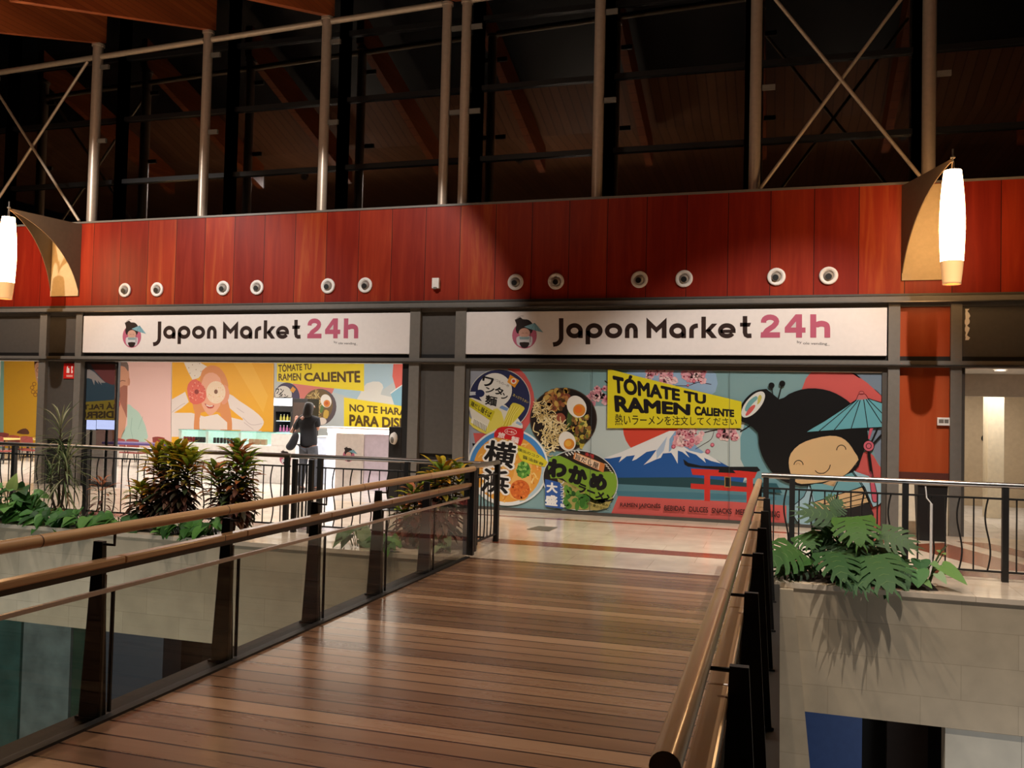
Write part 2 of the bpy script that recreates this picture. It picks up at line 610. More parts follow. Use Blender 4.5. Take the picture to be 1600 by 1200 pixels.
class Art:
    """flat print: coloured shapes on a real plane, thin ink layers one above the other."""
    def __init__(self, mapper, step=0.00015, gain=1.0, clip=None):
        self.mb = MB()
        self.map = mapper
        self.layer = 0
        self.step = step
        self.gain = gain
        self.clip = clip
        self.tf = lambda x, y: (x, y)

    def up(self, n=1):
        self.layer += n

    def col(self, c):
        return [min(0.92, v * self.gain) for v in lin(c)]

    def _clip(self, p):
        if not self.clip:
            return p
        q = self.clip
        for i in range(len(q)):
            a, b = q[i], q[(i + 1) % len(q)]
            ins = lambda s: (b[0] - a[0]) * (s[1] - a[1]) - (b[1] - a[1]) * (s[0] - a[0]) >= 0
            out = []
            for j in range(len(p)):
                s, e = p[j - 1], p[j]
                if ins(s) != ins(e):
                    d1 = (b[0] - a[0]) * (s[1] - a[1]) - (b[1] - a[1]) * (s[0] - a[0])
                    d2 = (b[0] - a[0]) * (e[1] - a[1]) - (b[1] - a[1]) * (e[0] - a[0])
                    t = d1 / (d1 - d2)
                    out.append((s[0] + (e[0] - s[0]) * t, s[1] + (e[1] - s[1]) * t))
                if ins(e):
                    out.append(e)
            p = out
            if len(p) < 3:
                return []
        return p

    def raw(self, p, c):
        p = self._clip(p)
        if len(p) < 3:
            return
        pts = [self.map(x, y, self.layer * self.step) for x, y in p]
        self.mb.add(pts, [tuple(range(len(pts)))], self.col(c))

    def poly(self, p, c, sm=0):
        if sm:
            p = smooth_closed(p, sm)
        self.raw([self.tf(*q) for q in p], c)

    def line(self, p, w, c, sm=0, closed=False):
        """w in the units of the current drawing frame"""
        if sm:
            p = smooth_closed(p, sm) if closed else smooth_open(p, sm)
        if closed:
            p = list(p) + [p[0]]
        n = len(p)
        L, R = [], []
        for i in range(n):
            a = p[max(i - 1, 0)] if not (closed and i == 0) else p[n - 2]
            b = p[min(i + 1, n - 1)] if not (closed and i == n - 1) else p[1]
            dx, dy = b[0] - a[0], b[1] - a[1]
            l = math.hypot(dx, dy) or 1.0
            nx, ny = -dy / l, dx / l
            L.append((p[i][0] + nx * w / 2, p[i][1] + ny * w / 2))
            R.append((p[i][0] - nx * w / 2, p[i][1] - ny * w / 2))
        for i in range(n - 1):
            self.raw([self.tf(*q) for q in (L[i], L[i + 1], R[i + 1], R[i])], c)

    def text(self, s, quad, c, bold=0.0):
        """quad: top-left, top-right, bottom-right, bottom-left"""
        vs_, fs = text_mesh(s, bold)
        tl, tr, br, bl = quad
        pts, flat = [], []
        for u, v, lift in vs_:
            v = 1 - v
            x = (tl[0] * (1 - u) + tr[0] * u) * (1 - v) + (bl[0] * (1 - u) + br[0] * u) * v
            y = (tl[1] * (1 - u) + tr[1] * u) * (1 - v) + (bl[1] * (1 - u) + br[1] * u) * v
            flat.append(self.tf(x, y))
            pts.append(self.map(*flat[-1], self.layer * self.step + lift))
        if self.clip:
            for f in fs:
                p = [flat[i] for i in f]
                q = self._clip(p)
                if len(q) >= 3:
                    self.mb.add([self.map(x, y, self.layer * self.step + vs_[f[0]][2]) for x, y in q], [tuple(range(len(q)))], self.col(c))
            return
        self.mb.add(pts, fs, self.col(c))

    def build(self, name, parent=None, mat=None):
        return self.mb.build(name, mat or M['print'], parent)

def frame_tf(x0, y0, s):
    return lambda x, y: (x0 + x / s, y0 + y / s)

# ================================================================== THE SETTING
YF = 14.22        # shop front plane
YE = 9.49         # edge of the walkway
XL, XR = -24.5, 6.2
ZT, ZB = 5.17, 3.535   # red wood band

struct('floor', MB().box(XL, XR, YE, YF, -0.25, 0.0), M['floor'], 'cream marble walkway floor in front of the shops')
struct('floor_shop', MB().box(-24.5, -5.2, YF, 23.2, -0.25, -0.001), M['shopfloor'], 'pale tiled floor inside the lit shop')
struct('floor_corridor', MB().box(2.4, 6.2, YF, 21.0, -0.25, -0.001), M['shopfloor'], 'pale corridor floor behind the right opening')
struct('floor_bridge', MB().box(-3.36, -0.2, 1.5, YE - 0.003, -0.06, 0.0), M['deck'], 'varnished brown plank deck of the footbridge')
struct('trim_1', MB().add([(XL, 10.82, 0.001), (XR, 10.55, 0.001), (XR, 10.87, 0.001), (XL, 11.3, 0.001)], [(0, 1, 2, 3)]), M['redmarble'], 'reddish marble stripe crossing the walkway floor')
struct('trim_2', MB().box(-5.1, 1.5, 13.36, 13.5, 0.0, 0.002), M['redmarble'], 'thin reddish marble stripe along the mural')
g = MB()
for pts in ([(1.55, 12.85), (2.15, 13.35), (2.95, 11.2), (2.3, 11.2)], [(2.35, 13.6), (2.75, 13.6), (3.9, 11.25), (3.35, 11.25)], [(1.0, 13.1), (1.5, 13.45), (1.35, 12.9)]):
    g.add([(x, y, 0.001) for x, y in pts], [tuple(range(len(pts)))])
struct('trim_3', g, M['redmarble'], 'reddish marble diamonds in the floor near the corridor')

# atrium edge: stone fascia, coping, soffit
struct('wall_atrium_left', MB().box(XL, -3.36, 9.40, YE, -1.262, -0.05), M['stone'], 'cream stone cladding below the walkway left of the bridge')
struct('wall_atrium_right', MB().box(-0.16, XR, 9.40, YE, -1.262, -0.05), M['stone'], 'cream stone cladding below the walkway right of the bridge')
struct('trim_4', MB().box(XL, -3.4, 9.385, YE, -0.05, 0.0), M['floor'], 'marble coping on the left walkway edge')
struct('trim_5', MB().box(-0.1, XR, 9.385, YE, -0.05, 0.0), M['floor'], 'marble coping on the right walkway edge')
struct('wall_bridge', MB().box(-3.36, -0.16, 9.42, YE, -1.262, -0.07), M['stone'])
# pier beside the bridge, slightly battered
struct('wall_pier', MB().hexa([(-0.35, 9.30, -4.6), (0.62, 9.30, -4.6), (0.62, 9.40, -4.6), (-0.35, 9.40, -4.6)],
                              [(-0.35, 9.30, -0.055), (0.15, 9.30, -0.055), (0.15, 9.40, -0.055), (-0.35, 9.40, -0.055)]), M['stone'], 'battered stone pier under the right end of the bridge')
# storey below
struct('floor_lower', MB().box(XL, XR, -2.0, 13.0, -4.8, -4.6), M['floor'])
struct('ceiling_lower', MB().box(XL, XR, YE, 12.2, -1.262, -1.2), M['white'])
g = MB().box(XL, -9.6, 11.0, 11.1, -4.6, -1.262)
struct('wall_lower_teal', g, M['tealglass'], 'teal glass front of the lower storey')
struct('wall_lower_blue', MB().box(-9.6, -8.3, 10.7, 11.1, -4.6, -1.262), M['bluepanel'])
struct('wall_lower_dark', MB().box(-8.3, 0.45, 11.6, 11.7, -4.6, -1.262), M['near_black'])
struct('wall_lower_blue_right', MB().box(0.2, 0.86, 10.0, 10.1, -4.6, -1.262), plain('blue_right', (62, 92, 150), 0.5), 'blue panel under the right walkway')
struct('wall_lower_back', MB().box(0.86, XR, 11.6, 11.7, -4.6, -1.262), M['near_black'])
struct('wall_lower_brown', MB().box(1.2, 1.62, 10.9, 11.0, -4.6, -1.262), plain('dim_brown', (62, 46, 38), 0.6))
struct('wall_lower_stone', MB().box(1.55, XR, 9.42, 9.62, -4.6, -1.27), tile_mat('stone_pale', 'XZ', 1.1, 0.6, (206, 196, 176), (198, 188, 166), (160, 150, 130), 0.5, 0.004), 'pale stone wall of the lower storey at right')

for i, (x0, x1, c) in enumerate(((38, 112, (126, 142, 142)), (116, 140, (52, 78, 66)), (-60, 34, (70, 108, 104)))):
    a, b = atY(x0, 1000, 10.95), atY(x1, 1000, 10.95)
    struct('wall_lower_panel_%d' % (i + 1), MB().box(a.x, b.x, 10.93, 11.0, -4.6, -1.262), plain('lower_panel_%d' % i, c, 0.15, var=0.25, scale=3))
# red wood band
struct('wall_fascia', MB().box(XL, XR, YF, YF + 0.14, ZB, ZT), M['fascia'], 'glossy red wood panels above the shop signs')
struct('trim_6', MB().box(XL, XR, YF - 0.015, YF + 0.9, ZT, ZT + 0.035), M['steel_mid'], 'thin steel capping on the red wood panels')
struct('trim_7', MB().box(XL, XR, YF - 0.03, YF + 0.02, ZB - 0.03, ZB), M['steel_dark'])

# steel grid of the shop front
g = MB().box(XL, XR, YF - 0.02, YF + 0.12, 3.34, ZB - 0.03).box(XL, XR, YF - 0.10, YF - 0.02, 3.40, 3.475)
struct('trim_8', g, M['steel_mid'], 'grey steel beam between the red wood and the signs')
struct('trim_9', MB().box(XL, XR, YF - 0.135, YF - 0.10, 3.395, 3.41), M['chrome'])
struct('trim_10', MB().box(XL, XR, YF + 0.0, YF + 0.12, 2.535, 2.605), M['black'])
struct('trim_11', MB().box(XL, XR, YF - 0.09, YF + 0.12, 2.44, 2.535), M['steel_mid'], 'grey steel beam below the white signs')
struct('trim_12', MB().box(XL, XR, YF - 0.13, YF - 0.09, 2.462, 2.478), M['chrome'])
k = 13
for a, b in ((-14.15, -13.98), (-13.27, -13.12), (-6.16, -5.97), (-5.32, -5.13), (1.52, 1.68), (2.36, 2.51)):
    g = MB().box(a, b, YF - 0.07, YF + 0.14, 0, 3.40)
    struct('trim_%d' % k, g, M['steel_mid'])
    k += 1
# infill panels between the double mullions
for a, b, m in ((-13.98, -13.27, 'infill'), (-5.97, -5.32, 'infill'), (1.68, 2.36, 'orange_wood')):
    struct('trim_%d' % k, MB().box(a, b, YF + 0.01, YF + 0.1, 0.9, 2.44).box(a, b, YF + 0.01, YF + 0.1, 2.605, 3.34), M[m],
           'orange wood panel of the column by the corridor' if m == 'orange_wood' else None)
    k += 1
struct('trim_%d' % k, MB().box(-13.98, -13.27, YF + 0.06, YF + 0.14, 0, 0.9).box(-5.97, -5.32, YF + 0.06, YF + 0.14, 0, 0.9), M['black'])
k += 1
struct('trim_%d' % k, MB().box(1.68, 2.36, YF + 0.0, YF + 0.1, 0.80, 0.9), plain('maroon_skirt', (84, 40, 30), 0.5))
k += 1
struct('trim_%d' % k, MB().box(1.68, 2.36, YF + 0.03, YF + 0.12, 0, 0.80), M['cream'], 'cream stone base below the orange wood panel')
k += 1
struct('trim_%d' % k, MB().box(XL, -14.15, YF + 0.0, YF + 0.08, 2.605, 3.34), M['infill'], 'blank charcoal sign panel at far left')
k += 1
struct('trim_%d' % k, MB().box(2.51, XR, YF + 0.0, YF + 0.08, 2.605, 3.34), M['infill'], 'blank charcoal sign panel above the corridor')
k += 1
struct('trim_%d' % k, MB().box(-5.13, 1.52, YF - 0.03, YF + 0.06, 2.37, 2.44).box(-5.13, 1.52, YF - 0.03, YF + 0.06, 0, 0.05)
       .box(1.445, 1.52, YF - 0.03, YF + 0.06, 0.05, 2.37).box(-5.13, -5.06, YF - 0.03, YF + 0.06, 0.05, 2.37), M['steel_dark'], 'dark steel frame round the mural')
k += 1
struct('trim_%d' % k, MB().box(-6.30, -6.16, YF - 0.02, YF + 0.08, 0, 2.44), M['near_black'])
k += 1
struct('trim_%d' % k, MB().box(2.51, 2.56, YF - 0.02, YF + 0.1, 0, 2.44), M['infill'])
k += 1
# shop shell
struct('wall_shop_back', MB().box(-24.5, -5.2, 23.0, 23.2, 0, 3.0), M['white'], 'white back wall of the lit shop')
struct('wall_shop_right', MB().box(-5.3, -5.2, YF + 0.14, 23.0, 0, 3.0), M['white'])
struct('wall_shop_left', MB().box(-24.6, -24.5, YF, 23.0, 0, 3.0), M['white'])
struct('ceiling_shop', MB().box(-24.5, -5.2, YF + 0.14, 23.2, 3.0, 3.1), M['white'])
# corridor
struct('ceiling_corridor', MB().box(2.51, 6.2, YF + 0.0, 21.0, 2.432, 2.5), M['white'], 'white corridor ceiling with one downlight')
struct('wall_bulkhead', MB().box(2.57, 6.2, 15.8, 15.95, 2.07, 2.43), plain('bulkhead_paint', (206, 194, 182), 0.6), 'pale bulkhead above the corridor mouth')
struct('wall_corridor_left', MB().box(2.45, 2.56, YF + 0.14, 17.2, 0, 2.432), M['cream'])
struct('wall_corridor_back', MB().box(2.56, 6.2, 19.6, 19.8, 0, 2.432), M['tan'], 'beige back wall of the corridor')
struct('wall_corridor_pillar', MB().box(3.47, 3.72, 17.2, 17.6, 0, 2.432), M['cream'], 'bright cream pillar inside the corridor')
struct('wall_corridor_side', MB().box(2.56, 3.0, 17.2, 17.5, 0, 2.432), M['cream'])
struct('door_1', MB().box(4.62, 4.86, 19.54, 19.6, 0, 2.3), plain('brown_door', (44, 26, 16), 0.5), 'dark brown door leaf at the end of the corridor')

# roof
zr = lambda y: 8.3 + 0.33 * (y - 10.0)
g = MB().prism([(XL, 10.0, 8.3), (XL, 11.7, zr(11.7)), (XL, 11.7, zr(11.7) + 0.1), (XL, 10.0, 8.4)], (XR + 2 - XL, 0, 0)).box(XL, XR + 2, -4, 10.0, 8.3, 8.4)
struct('ceiling', g, M['roof'], 'brown boarded roof over the hall')
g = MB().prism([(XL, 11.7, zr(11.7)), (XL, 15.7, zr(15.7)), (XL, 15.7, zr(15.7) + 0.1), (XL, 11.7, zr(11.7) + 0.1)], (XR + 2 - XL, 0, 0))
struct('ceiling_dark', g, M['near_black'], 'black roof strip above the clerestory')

# clerestory glazing: one window per bay, behind the steel columns
mx = [-24.0, -21.6, -19.0, -16.2, -13.28, -10.62, -8.13, -5.40, -2.95, -0.55, 2.04, 4.9]
for i in range(len(mx) - 1):
    a, b = mx[i], mx[i + 1]
    fr = MB().box(a - 0.09, a + 0.09, 15.14, 15.32, 5.2, 9.9).box(b - 0.09, b + 0.09, 15.14, 15.32, 5.2, 9.9)
    for z in (5.24, 6.25, 7.56, 8.85):
        fr.box(a + 0.09, b - 0.09, 15.16, 15.3, z - 0.045, z + 0.045)
    fo = struct('window_%d' % (i + 1), fr, M['near_black'], 'dark clerestory window bay above the red wood')
    struct('pane', MB().box(a + 0.09, b - 0.09, 15.225, 15.235, 5.2, 9.9), M['nightglass'], parent=fo)
struct('wall_night', MB().box(XL, XR + 2, 17.0, 17.1, 3.2, 10.0), M['near_black'])

# ================================================================== SHOP SIGNS
def PY(Y):
    return lambda x, y, off: atY(x, y, Y - off)

def emblem(A, tf):
    """girl-with-parasol emblem; tf maps the drawing frame of the sign emblem (x 600-800, y 770-980)"""
    keep = A.tf
    A.tf = tf
    A.poly(ell(678, 897, 77, 82), (208, 112, 140)); A.up()
    A.poly([(628, 912), (650, 900), (706, 900), (728, 912), (722, 955), (700, 965), (655, 965), (632, 950)], (224, 222, 226), 3)
    A.poly([(618, 800), (630, 795), (652, 783), (668, 795), (700, 798), (722, 815), (732, 838), (728, 870), (716, 885), (705, 868), (690, 852), (668, 852), (650, 862), (640, 884), (630, 880), (622, 855), (628, 830)], (52, 42, 40), 3); A.up()
    A.poly(ell(677, 880, 35, 29), (226, 178, 158)); A.up()
    A.poly([(645, 905), (709, 905), (706, 922), (648, 922)], (150, 178, 182))
    A.poly([(648, 940), (707, 940), (702, 962), (690, 974), (666, 974), (654, 962)], (52, 40, 38), 2); A.up()
    A.poly([(676, 842), (742, 818), (796, 878), (745, 866), (700, 852)], (140, 190, 205)); A.up()
    for q in ((720, 858), (748, 866), (770, 871)):
        A.line([(742, 820), q], 2.2, (90, 140, 160))
    A.line([(716, 862), (712, 940)], 3.5, (90, 60, 66))
    A.line([(627, 795), (640, 783), (655, 775), (672, 776)], 2.5, (150, 140, 140))
    A.line([(660, 884), (668, 880), (675, 884)], 2, (120, 80, 70))
    A.line([(684, 884), (690, 880), (697, 884)], 2, (120, 80, 70))
    A.tf = keep

def glyphs(A, c):
    """the rounded word mark; drawing frame: crop of the right sign"""
    B, XH, CAP, S = 143.0, 75.0, 48.0, 21.0
    def ring(x0, x1, a0=0, a1=2 * PI):
        cx, rx = (x0 + x1) / 2, (x1 - x0) / 2 - S / 2
        ry = (B - XH) / 2 - S / 2 + 1
        A.line(ell(cx, (B + XH) / 2, rx, ry, n=30, a0=a0, a1=a1), S, c, closed=abs(a1 - a0 - 2 * PI) < 1e-3)
    def stem(x, y0, y1, w=S):
        A.poly([(x - w / 2, y0), (x + w / 2, y0), (x + w / 2, y1), (x - w / 2, y1)], c)
    h = S / 2
    A.line([(287, CAP + 3)] + [(287, 130)] + [(287 - 32 * (1 - math.cos(t)), 140 + 32 * math.sin(t)) for t in [i * PI / 2 / 7 for i in range(8)]] + [(249, 173)], S, c)
    ring(310, 387); stem(387 - h, (B + XH) / 2, B)
    ring(400, 479); stem(400 + h, (B + XH) / 2, 172)
    ring(489, 570)
    ring(582, 642, PI, 2 * PI); stem(582 + h, 106, B); stem(642 - h, 106, B)
    A.poly([(682, 48), (728, 92), (775, 48), (775, B), (753, B), (753, 95), (728, 119), (704, 95), (704, B), (682, B)], c)
    ring(787, 865); stem(865 - h, (B + XH) / 2, B)
    stem(880 + h, 105, B)
    A.line(ell(920, 106, 920 - 880 - h, 31 - h, n=10, a0=PI, a1=1.5 * PI), S, c)
    stem(936 + h, CAP - 4, B)
    A.poly([(955, 108), (985, 76), (1010, 76), (972, 116)], c)
    A.poly([(958, 104), (975, 100), (1009, B), (983, B), (955, 113)], c)
    ring(1013, 1095, 0.55, 2 * PI)
    A.poly([(1024, 104), (1094, 104), (1095, 119), (1024, 119)], c)
    A.line([(1138, 41), (1138, 118), (1142, 129), (1150, 133), (1168, 132)], S, c)
    A.poly([(1115, 72), (1166, 72), (1160, 90), (1115, 90)], c)

def sign(name, x0, x1, label, dx):
    t = thing(name, label, 'sign', (x0, YF - 0.05, 2.605), 'shop signs over the shop front')
    MB().rbox(x0, x1, YF - 0.06, YF + 0.02, 2.606, 3.325, 0.008).build('panel', M['signwhite'], t)
    mp = lambda x, y, off: atY(x, y, YF - 0.062) + Vector((dx, -off, 0))
    A = Art(mp, gain=0.75)
    A.up()
    emblem(A, frame_tf(650, 300, 4.0))
    A.build('emblem', t)
    A = Art(mp, gain=0.75)
    A.up()
    A.tf = frame_tf(780, 480, 2.963)
    glyphs(A, (58, 42, 38))
    A.up()
    PK = (206, 104, 130)
    A.line([(1224, 72)] + [(1254 - 30 * math.cos(t), 66 - 20 * math.sin(t)) for t in [0.15 + q * (PI - 0.15) / 8 for q in range(9)]] + [(1282, 74), (1270, 88), (1240, 108), (1226, 128)], 25, PK)
    A.up()
    A.poly([(1212, 116), (1300, 116), (1300, 141), (1210, 141)], PK)
    A.poly([(1372, 33), (1402, 33), (1402, 94), (1418, 94), (1418, 118), (1402, 118), (1402, 141), (1374, 141), (1374, 118), (1322, 118), (1322, 94)], PK)
    A.poly([(1440, 33), (1468, 33), (1468, 141), (1440, 141)], PK)
    A.up()
    A.line([(1466, 92)] + [(1492 - 26 * math.cos(t), 90 - 14 * math.sin(t)) for t in [q * PI / 8 for q in range(9)]] + [(1519, 100), (1519, 141)], 27, PK)
    A.up()
    A.poly([(1374, 66), (1374, 94), (1350, 94)], (226, 219, 215))
    A.build('lettering', t)
    A = Art(mp, gain=0.75)
    A.up()
    A.tf = frame_tf(1000, 300, 4.0)
    A.text('by', [(982, 928), (1010, 931), (1010, 952), (982, 949)], (90, 84, 88), 0.0)
    A.text('ole vending_', [(1020, 937), (1186, 940), (1186, 962), (1020, 958)], (70, 66, 70), 0.0)
    A.build('caption', t)
    return t

DX = atY(241.5, 528, YF).x - atY(863.7, 528, YF).x
sign('shop_sign', -5.13, 1.50, 'white sign with black and pink lettering above the big painted mural', 0.0)
sign('shop_sign', -13.10, -6.16, 'white sign with black and pink lettering above the lit open shop', DX)

# ================================================================== THE MURAL
mural = thing('mural', 'large printed mural of noodle bowls, a snowy mountain and a girl with parasol', 'mural', (-1.8, YF + 0.03, 0.05))
MB().box(-5.06, 1.445, YF + 0.005, YF + 0.05, 0.05, 2.37).build('backing', M['white'], mural)
rect = [(733.0, 574.0), (1378.5, 583.0), (1378.5, 827.0), (733.0, 789.5)]
A = Art(PY(YF + 0.004), gain=0.84, clip=rect)
c5 = frame_tf(700, 560, 4.8)
c6 = frame_tf(920, 560, 4.443)
c7 = frame_tf(1130, 560, 4.443)
def rnd_in(poly):
    xs = [p[0] for p in poly]; ys = [p[1] for p in poly]
    while True:
        x, y = random.uniform(min(xs), max(xs)), random.uniform(min(ys), max(ys))
        ins = False
        for i in range(len(poly)):
            a, b = poly[i - 1], poly[i]
            if (a[1] > y) != (b[1] > y) and x < (b[0] - a[0]) * (y - a[1]) / (b[1] - a[1]) + a[0]:
                ins = not ins
        if ins:
            return x, y
CORAL, TEAL, PALE = (204, 92, 88), (126, 160, 163), (186, 200, 198)
A.poly([(700, 560), (1400, 560), (1400, 840), (700, 840)], TEAL); A.up()
A.tf = c5
A.poly(ell(310, 330, 340), CORAL); A.up()
A.poly([(100, 60), (440, 60), (560, 300), (300, 560), (240, 560), (190, 560), (205, 640), (100, 760)], (152, 156, 166))
A.poly([(60, 610), (205, 640), (180, 720), (60, 800)], (152, 156, 166)); A.up()
A.tf = c6
A.poly([(300, 60), (820, 60), (880, 230), (700, 300), (560, 240), (330, 200)], (146, 176, 204), 3)
A.up()
A.poly([(-60, 420), (0, 350), (60, 330), (130, 330), (600, 300), (1060, 420), (1110, 470), (1180, 540), (1110, 620), (1120, 720), (1160, 790), (900, 900), (-60, 900)], PALE, 3)
A.tf = c7
A.poly([(640, 60), (830, 60), (1000, 170), (1130, 290), (1130, 340), (900, 420), (600, 330), (540, 230)], CORAL, 2)
A.poly([(820, 60), (1130, 60), (1130, 290), (1000, 170)], (118, 134, 150))
A.poly([(1000, 480), (1130, 480), (1130, 800), (1060, 700)], (126, 140, 156))
A.up()
A.poly([(880, 760), (1000, 640), (1080, 740), (1130, 840), (1130, 1220), (1020, 1220), (1020, 900)], CORAL, 2)
A.up()
A.poly([(150, 450), (250, 520), (330, 760), (420, 860), (560, 890), (600, 880), (560, 1100), (300, 1100), (280, 1000), (120, 700)], (112, 158, 168), 2)
A.up()
# sun, mountain, lake
A.tf = c6
A.poly(ell(445, 480, 208), (206, 72, 54)); A.up()
A.poly([(90, 700), (230, 650), (560, 505), (620, 505), (800, 655), (880, 700), (960, 745), (1090, 800), (1060, 890), (195, 860), (120, 760)], (36, 88, 158)); A.up()
A.poly([(100, 695), (230, 648), (560, 503), (622, 503), (700, 575), (800, 652), (880, 700), (920, 730), (850, 712), (800, 690), (812, 724), (770, 690), (745, 668), (690, 650), (668, 640), (700, 690), (650, 650), (618, 640), (617, 732), (590, 680), (572, 655), (515, 660), (500, 690), (470, 700), (380, 740), (430, 690), (470, 635), (400, 650), (330, 700), (300, 712), (320, 672), (262, 680), (208, 722), (228, 680), (150, 694)], (222, 224, 224)); A.up()
A.poly([(560, 560), (600, 505), (622, 505), (700, 575), (800, 652), (780, 660), (700, 640), (640, 600), (600, 560), (570, 640), (555, 650)], (130, 166, 204))
A.poly([(470, 640), (545, 540), (520, 640), (470, 700)], (170, 190, 214))
A.poly([(190, 828), (500, 826), (720, 826), (980, 850), (1300, 890), (1300, 950), (700, 900), (195, 880)], (36, 72, 80)); A.up()
A.poly([(190, 872), (720, 898), (1300, 940), (1420, 960), (1420, 1020), (200, 970)], (88, 136, 150)); A.up()
A.poly([(190, 920), (720, 930), (1300, 960), (1300, 985), (205, 965)], (70, 122, 140)); A.up()
A.poly([(130, 1140), (205, 955), (400, 965), (1000, 995), (1372, 1022), (1372, 1220), (100, 1160)], CORAL); A.up()
# gate
A.poly([(708, 765), (1170, 785), (1150, 832), (720, 808)], (206, 52, 44))
A.up()
A.poly([(708, 868), (1150, 896), (1150, 930), (708, 905)], (206, 52, 44))
A.up()
A.poly([(802, 800), (842, 800), (842, 992), (802, 990)], (206, 52, 44))
A.poly([(1096, 820), (1140, 822), (1140, 1010), (1096, 1006)], (206, 52, 44)); A.up()
A.poly([(655, 698), (690, 725), (780, 745), (960, 752), (1170, 752), (1192, 778), (1160, 790), (1000, 775), (1020, 797), (900, 792), (905, 772), (690, 752), (665, 738)], (22, 24, 28)); A.up()
A.poly([(942, 820), (986, 824), (986, 898), (942, 894)], (170, 130, 70)); A.up()
A.poly([(948, 826), (980, 829), (980, 892), (948, 889)], (28, 26, 26)); A.up()
# blossom
def flower(x, y, r, c):
    for k_ in range(5):
        a = k_ * 2 * PI / 5 + x
        A.poly(ell(x + r * 0.62 * math.cos(a), y + r * 0.62 * math.sin(a), r * 0.55, r * 0.5, n=9), c)
A.line([(600, 190), (690, 190), (760, 165), (850, 180)], 4, (70, 36, 40))
A.line([(1060, 495), (960, 490), (870, 500), (800, 515)], 7, (52, 34, 36), 3)
A.line([(870, 500), (850, 560), (790, 600), (740, 630)], 4, (52, 34, 36), 3)
A.line([(1150, 440), (1100, 480), (1050, 510)], 10, (24, 22, 24))
A.line([(110, 155), (135, 175)], 8, (40, 30, 32))
A.up()
for poly, num in (([(400, 80), (560, 80), (600, 150), (580, 190), (420, 150)], 26), ([(630, 80), (830, 80), (800, 170), (640, 130)], 22), ([(0, 230), (60, 205), (130, 200), (130, 300), (50, 330), (0, 310)], 20),
                  ([(610, 490), (800, 490), (790, 560), (680, 605), (580, 610), (610, 540)], 34), ([(890, 495), (1040, 490), (1030, 560), (920, 565)], 20)):
    for i in range(num):
        x, y = rnd_in(poly)
        flower(x, y, random.uniform(17, 27), random.choice([(222, 160, 168), (232, 182, 186), (208, 136, 150), (238, 202, 200)]))
        if i % 4 == 3:
            A.up()
    A.up()
    for i in range(num // 3):
        x, y = rnd_in(poly)
        A.poly(ell(x, y, 6, n=8), (150, 40, 66))
for x, y, r in ((588, 612, 15), (858, 600, 14), (826, 646, 17), (688, 186, 9), (730, 158, 12), (900, 535, 17), (716, 572, 16)):
    A.poly(ell(x, y, r, n=12), (176, 76, 100)); A.up(); A.poly(ell(x, y, r * 0.6, n=10), (214, 130, 146)); A.up()
# ---- noodle packs
A.tf = c5
A.poly(ell(385, 312, 234, n=48), (206, 206, 196)); A.up()
A.poly(ell(385, 312, 229, n=48), (42, 46, 82)); A.up()
A.poly([(150, 296), (250, 320), (430, 350), (560, 500), (520, 530), (330, 545), (240, 540), (180, 450)], (226, 222, 206), 2)
A.poly([(150, 250), (235, 250), (235, 270), (150, 280)], (196, 200, 206)); A.up()
A.poly([(150, 470), (190, 520), (280, 566), (330, 560), (360, 530), (420, 510), (400, 400), (340, 380), (300, 500), (200, 480), (155, 430)], (226, 214, 96), 2)
A.poly([(420, 470), (470, 350), (505, 335), (570, 365), (560, 400), (470, 500), (400, 515)], (214, 200, 72), 2)
A.poly([(400, 350), (455, 375), (440, 395), (385, 372)], (120, 150, 196)); A.poly([(520, 470), (560, 490), (545, 505), (505, 485)], (150, 178, 206)); A.up()
for i in range(7):
    A.line([(480 + i * 10, 355 + i * 2), (450 + i * 7, 430), (405 + i * 12, 505)], 3.5, (190, 172, 46) if i % 2 else (236, 226, 130), 3)
A.poly(ell(352, 238, 128, n=36), (226, 224, 216)); A.up()
A.poly(ell(240, 262, 34, 28), (34, 42, 84)); A.poly([(180, 440), (300, 500), (280, 545), (170, 480)], (232, 230, 214))
A.poly([(165, 296), (352, 398), (322, 470), (152, 356)], (206, 196, 42)); A.up()
for i in range(9):
    A.poly([(196 + i * 11, 455 + i * 6), (200 + i * 11, 457 + i * 6), (196 + i * 11, 505 + i * 6), (192 + i * 11, 503 + i * 6)], (90, 90, 84))
A.poly([(466, 122), (535, 165), (500, 220), (445, 178)], (226, 150, 40)); A.up()
A.poly(ell(492, 170, 22), (236, 220, 200)); A.up(); A.poly(ell(492, 170, 12), (206, 60, 44))
blk = (26, 24, 26)
A.text('ワ', [(262, 130), (345, 150), (335, 225), (250, 200)], blk, 0.035)
A.text('ン', [(280, 215), (350, 215), (345, 262), (280, 255)], blk, 0.035)
A.text('タ', [(358, 205), (420, 228), (405, 290), (345, 262)], blk, 0.035)
A.text('ン', [(410, 255), (452, 270), (440, 318), (396, 300)], blk, 0.035)
A.text('麺', [(282, 270), (372, 290), (362, 362), (275, 345)], blk, 0.03)
A.text('いつもの一杯', [(345, 142), (462, 200), (455, 222), (338, 164)], (70, 66, 66))
A.text('鶏だし麺そば', [(178, 318), (330, 405), (314, 448), (168, 352)], (50, 46, 30), 0.02)
A.text('あっさりうまい', [(492, 262), (606, 322), (600, 340), (486, 282)], (206, 186, 90), 0.01)
A.up()
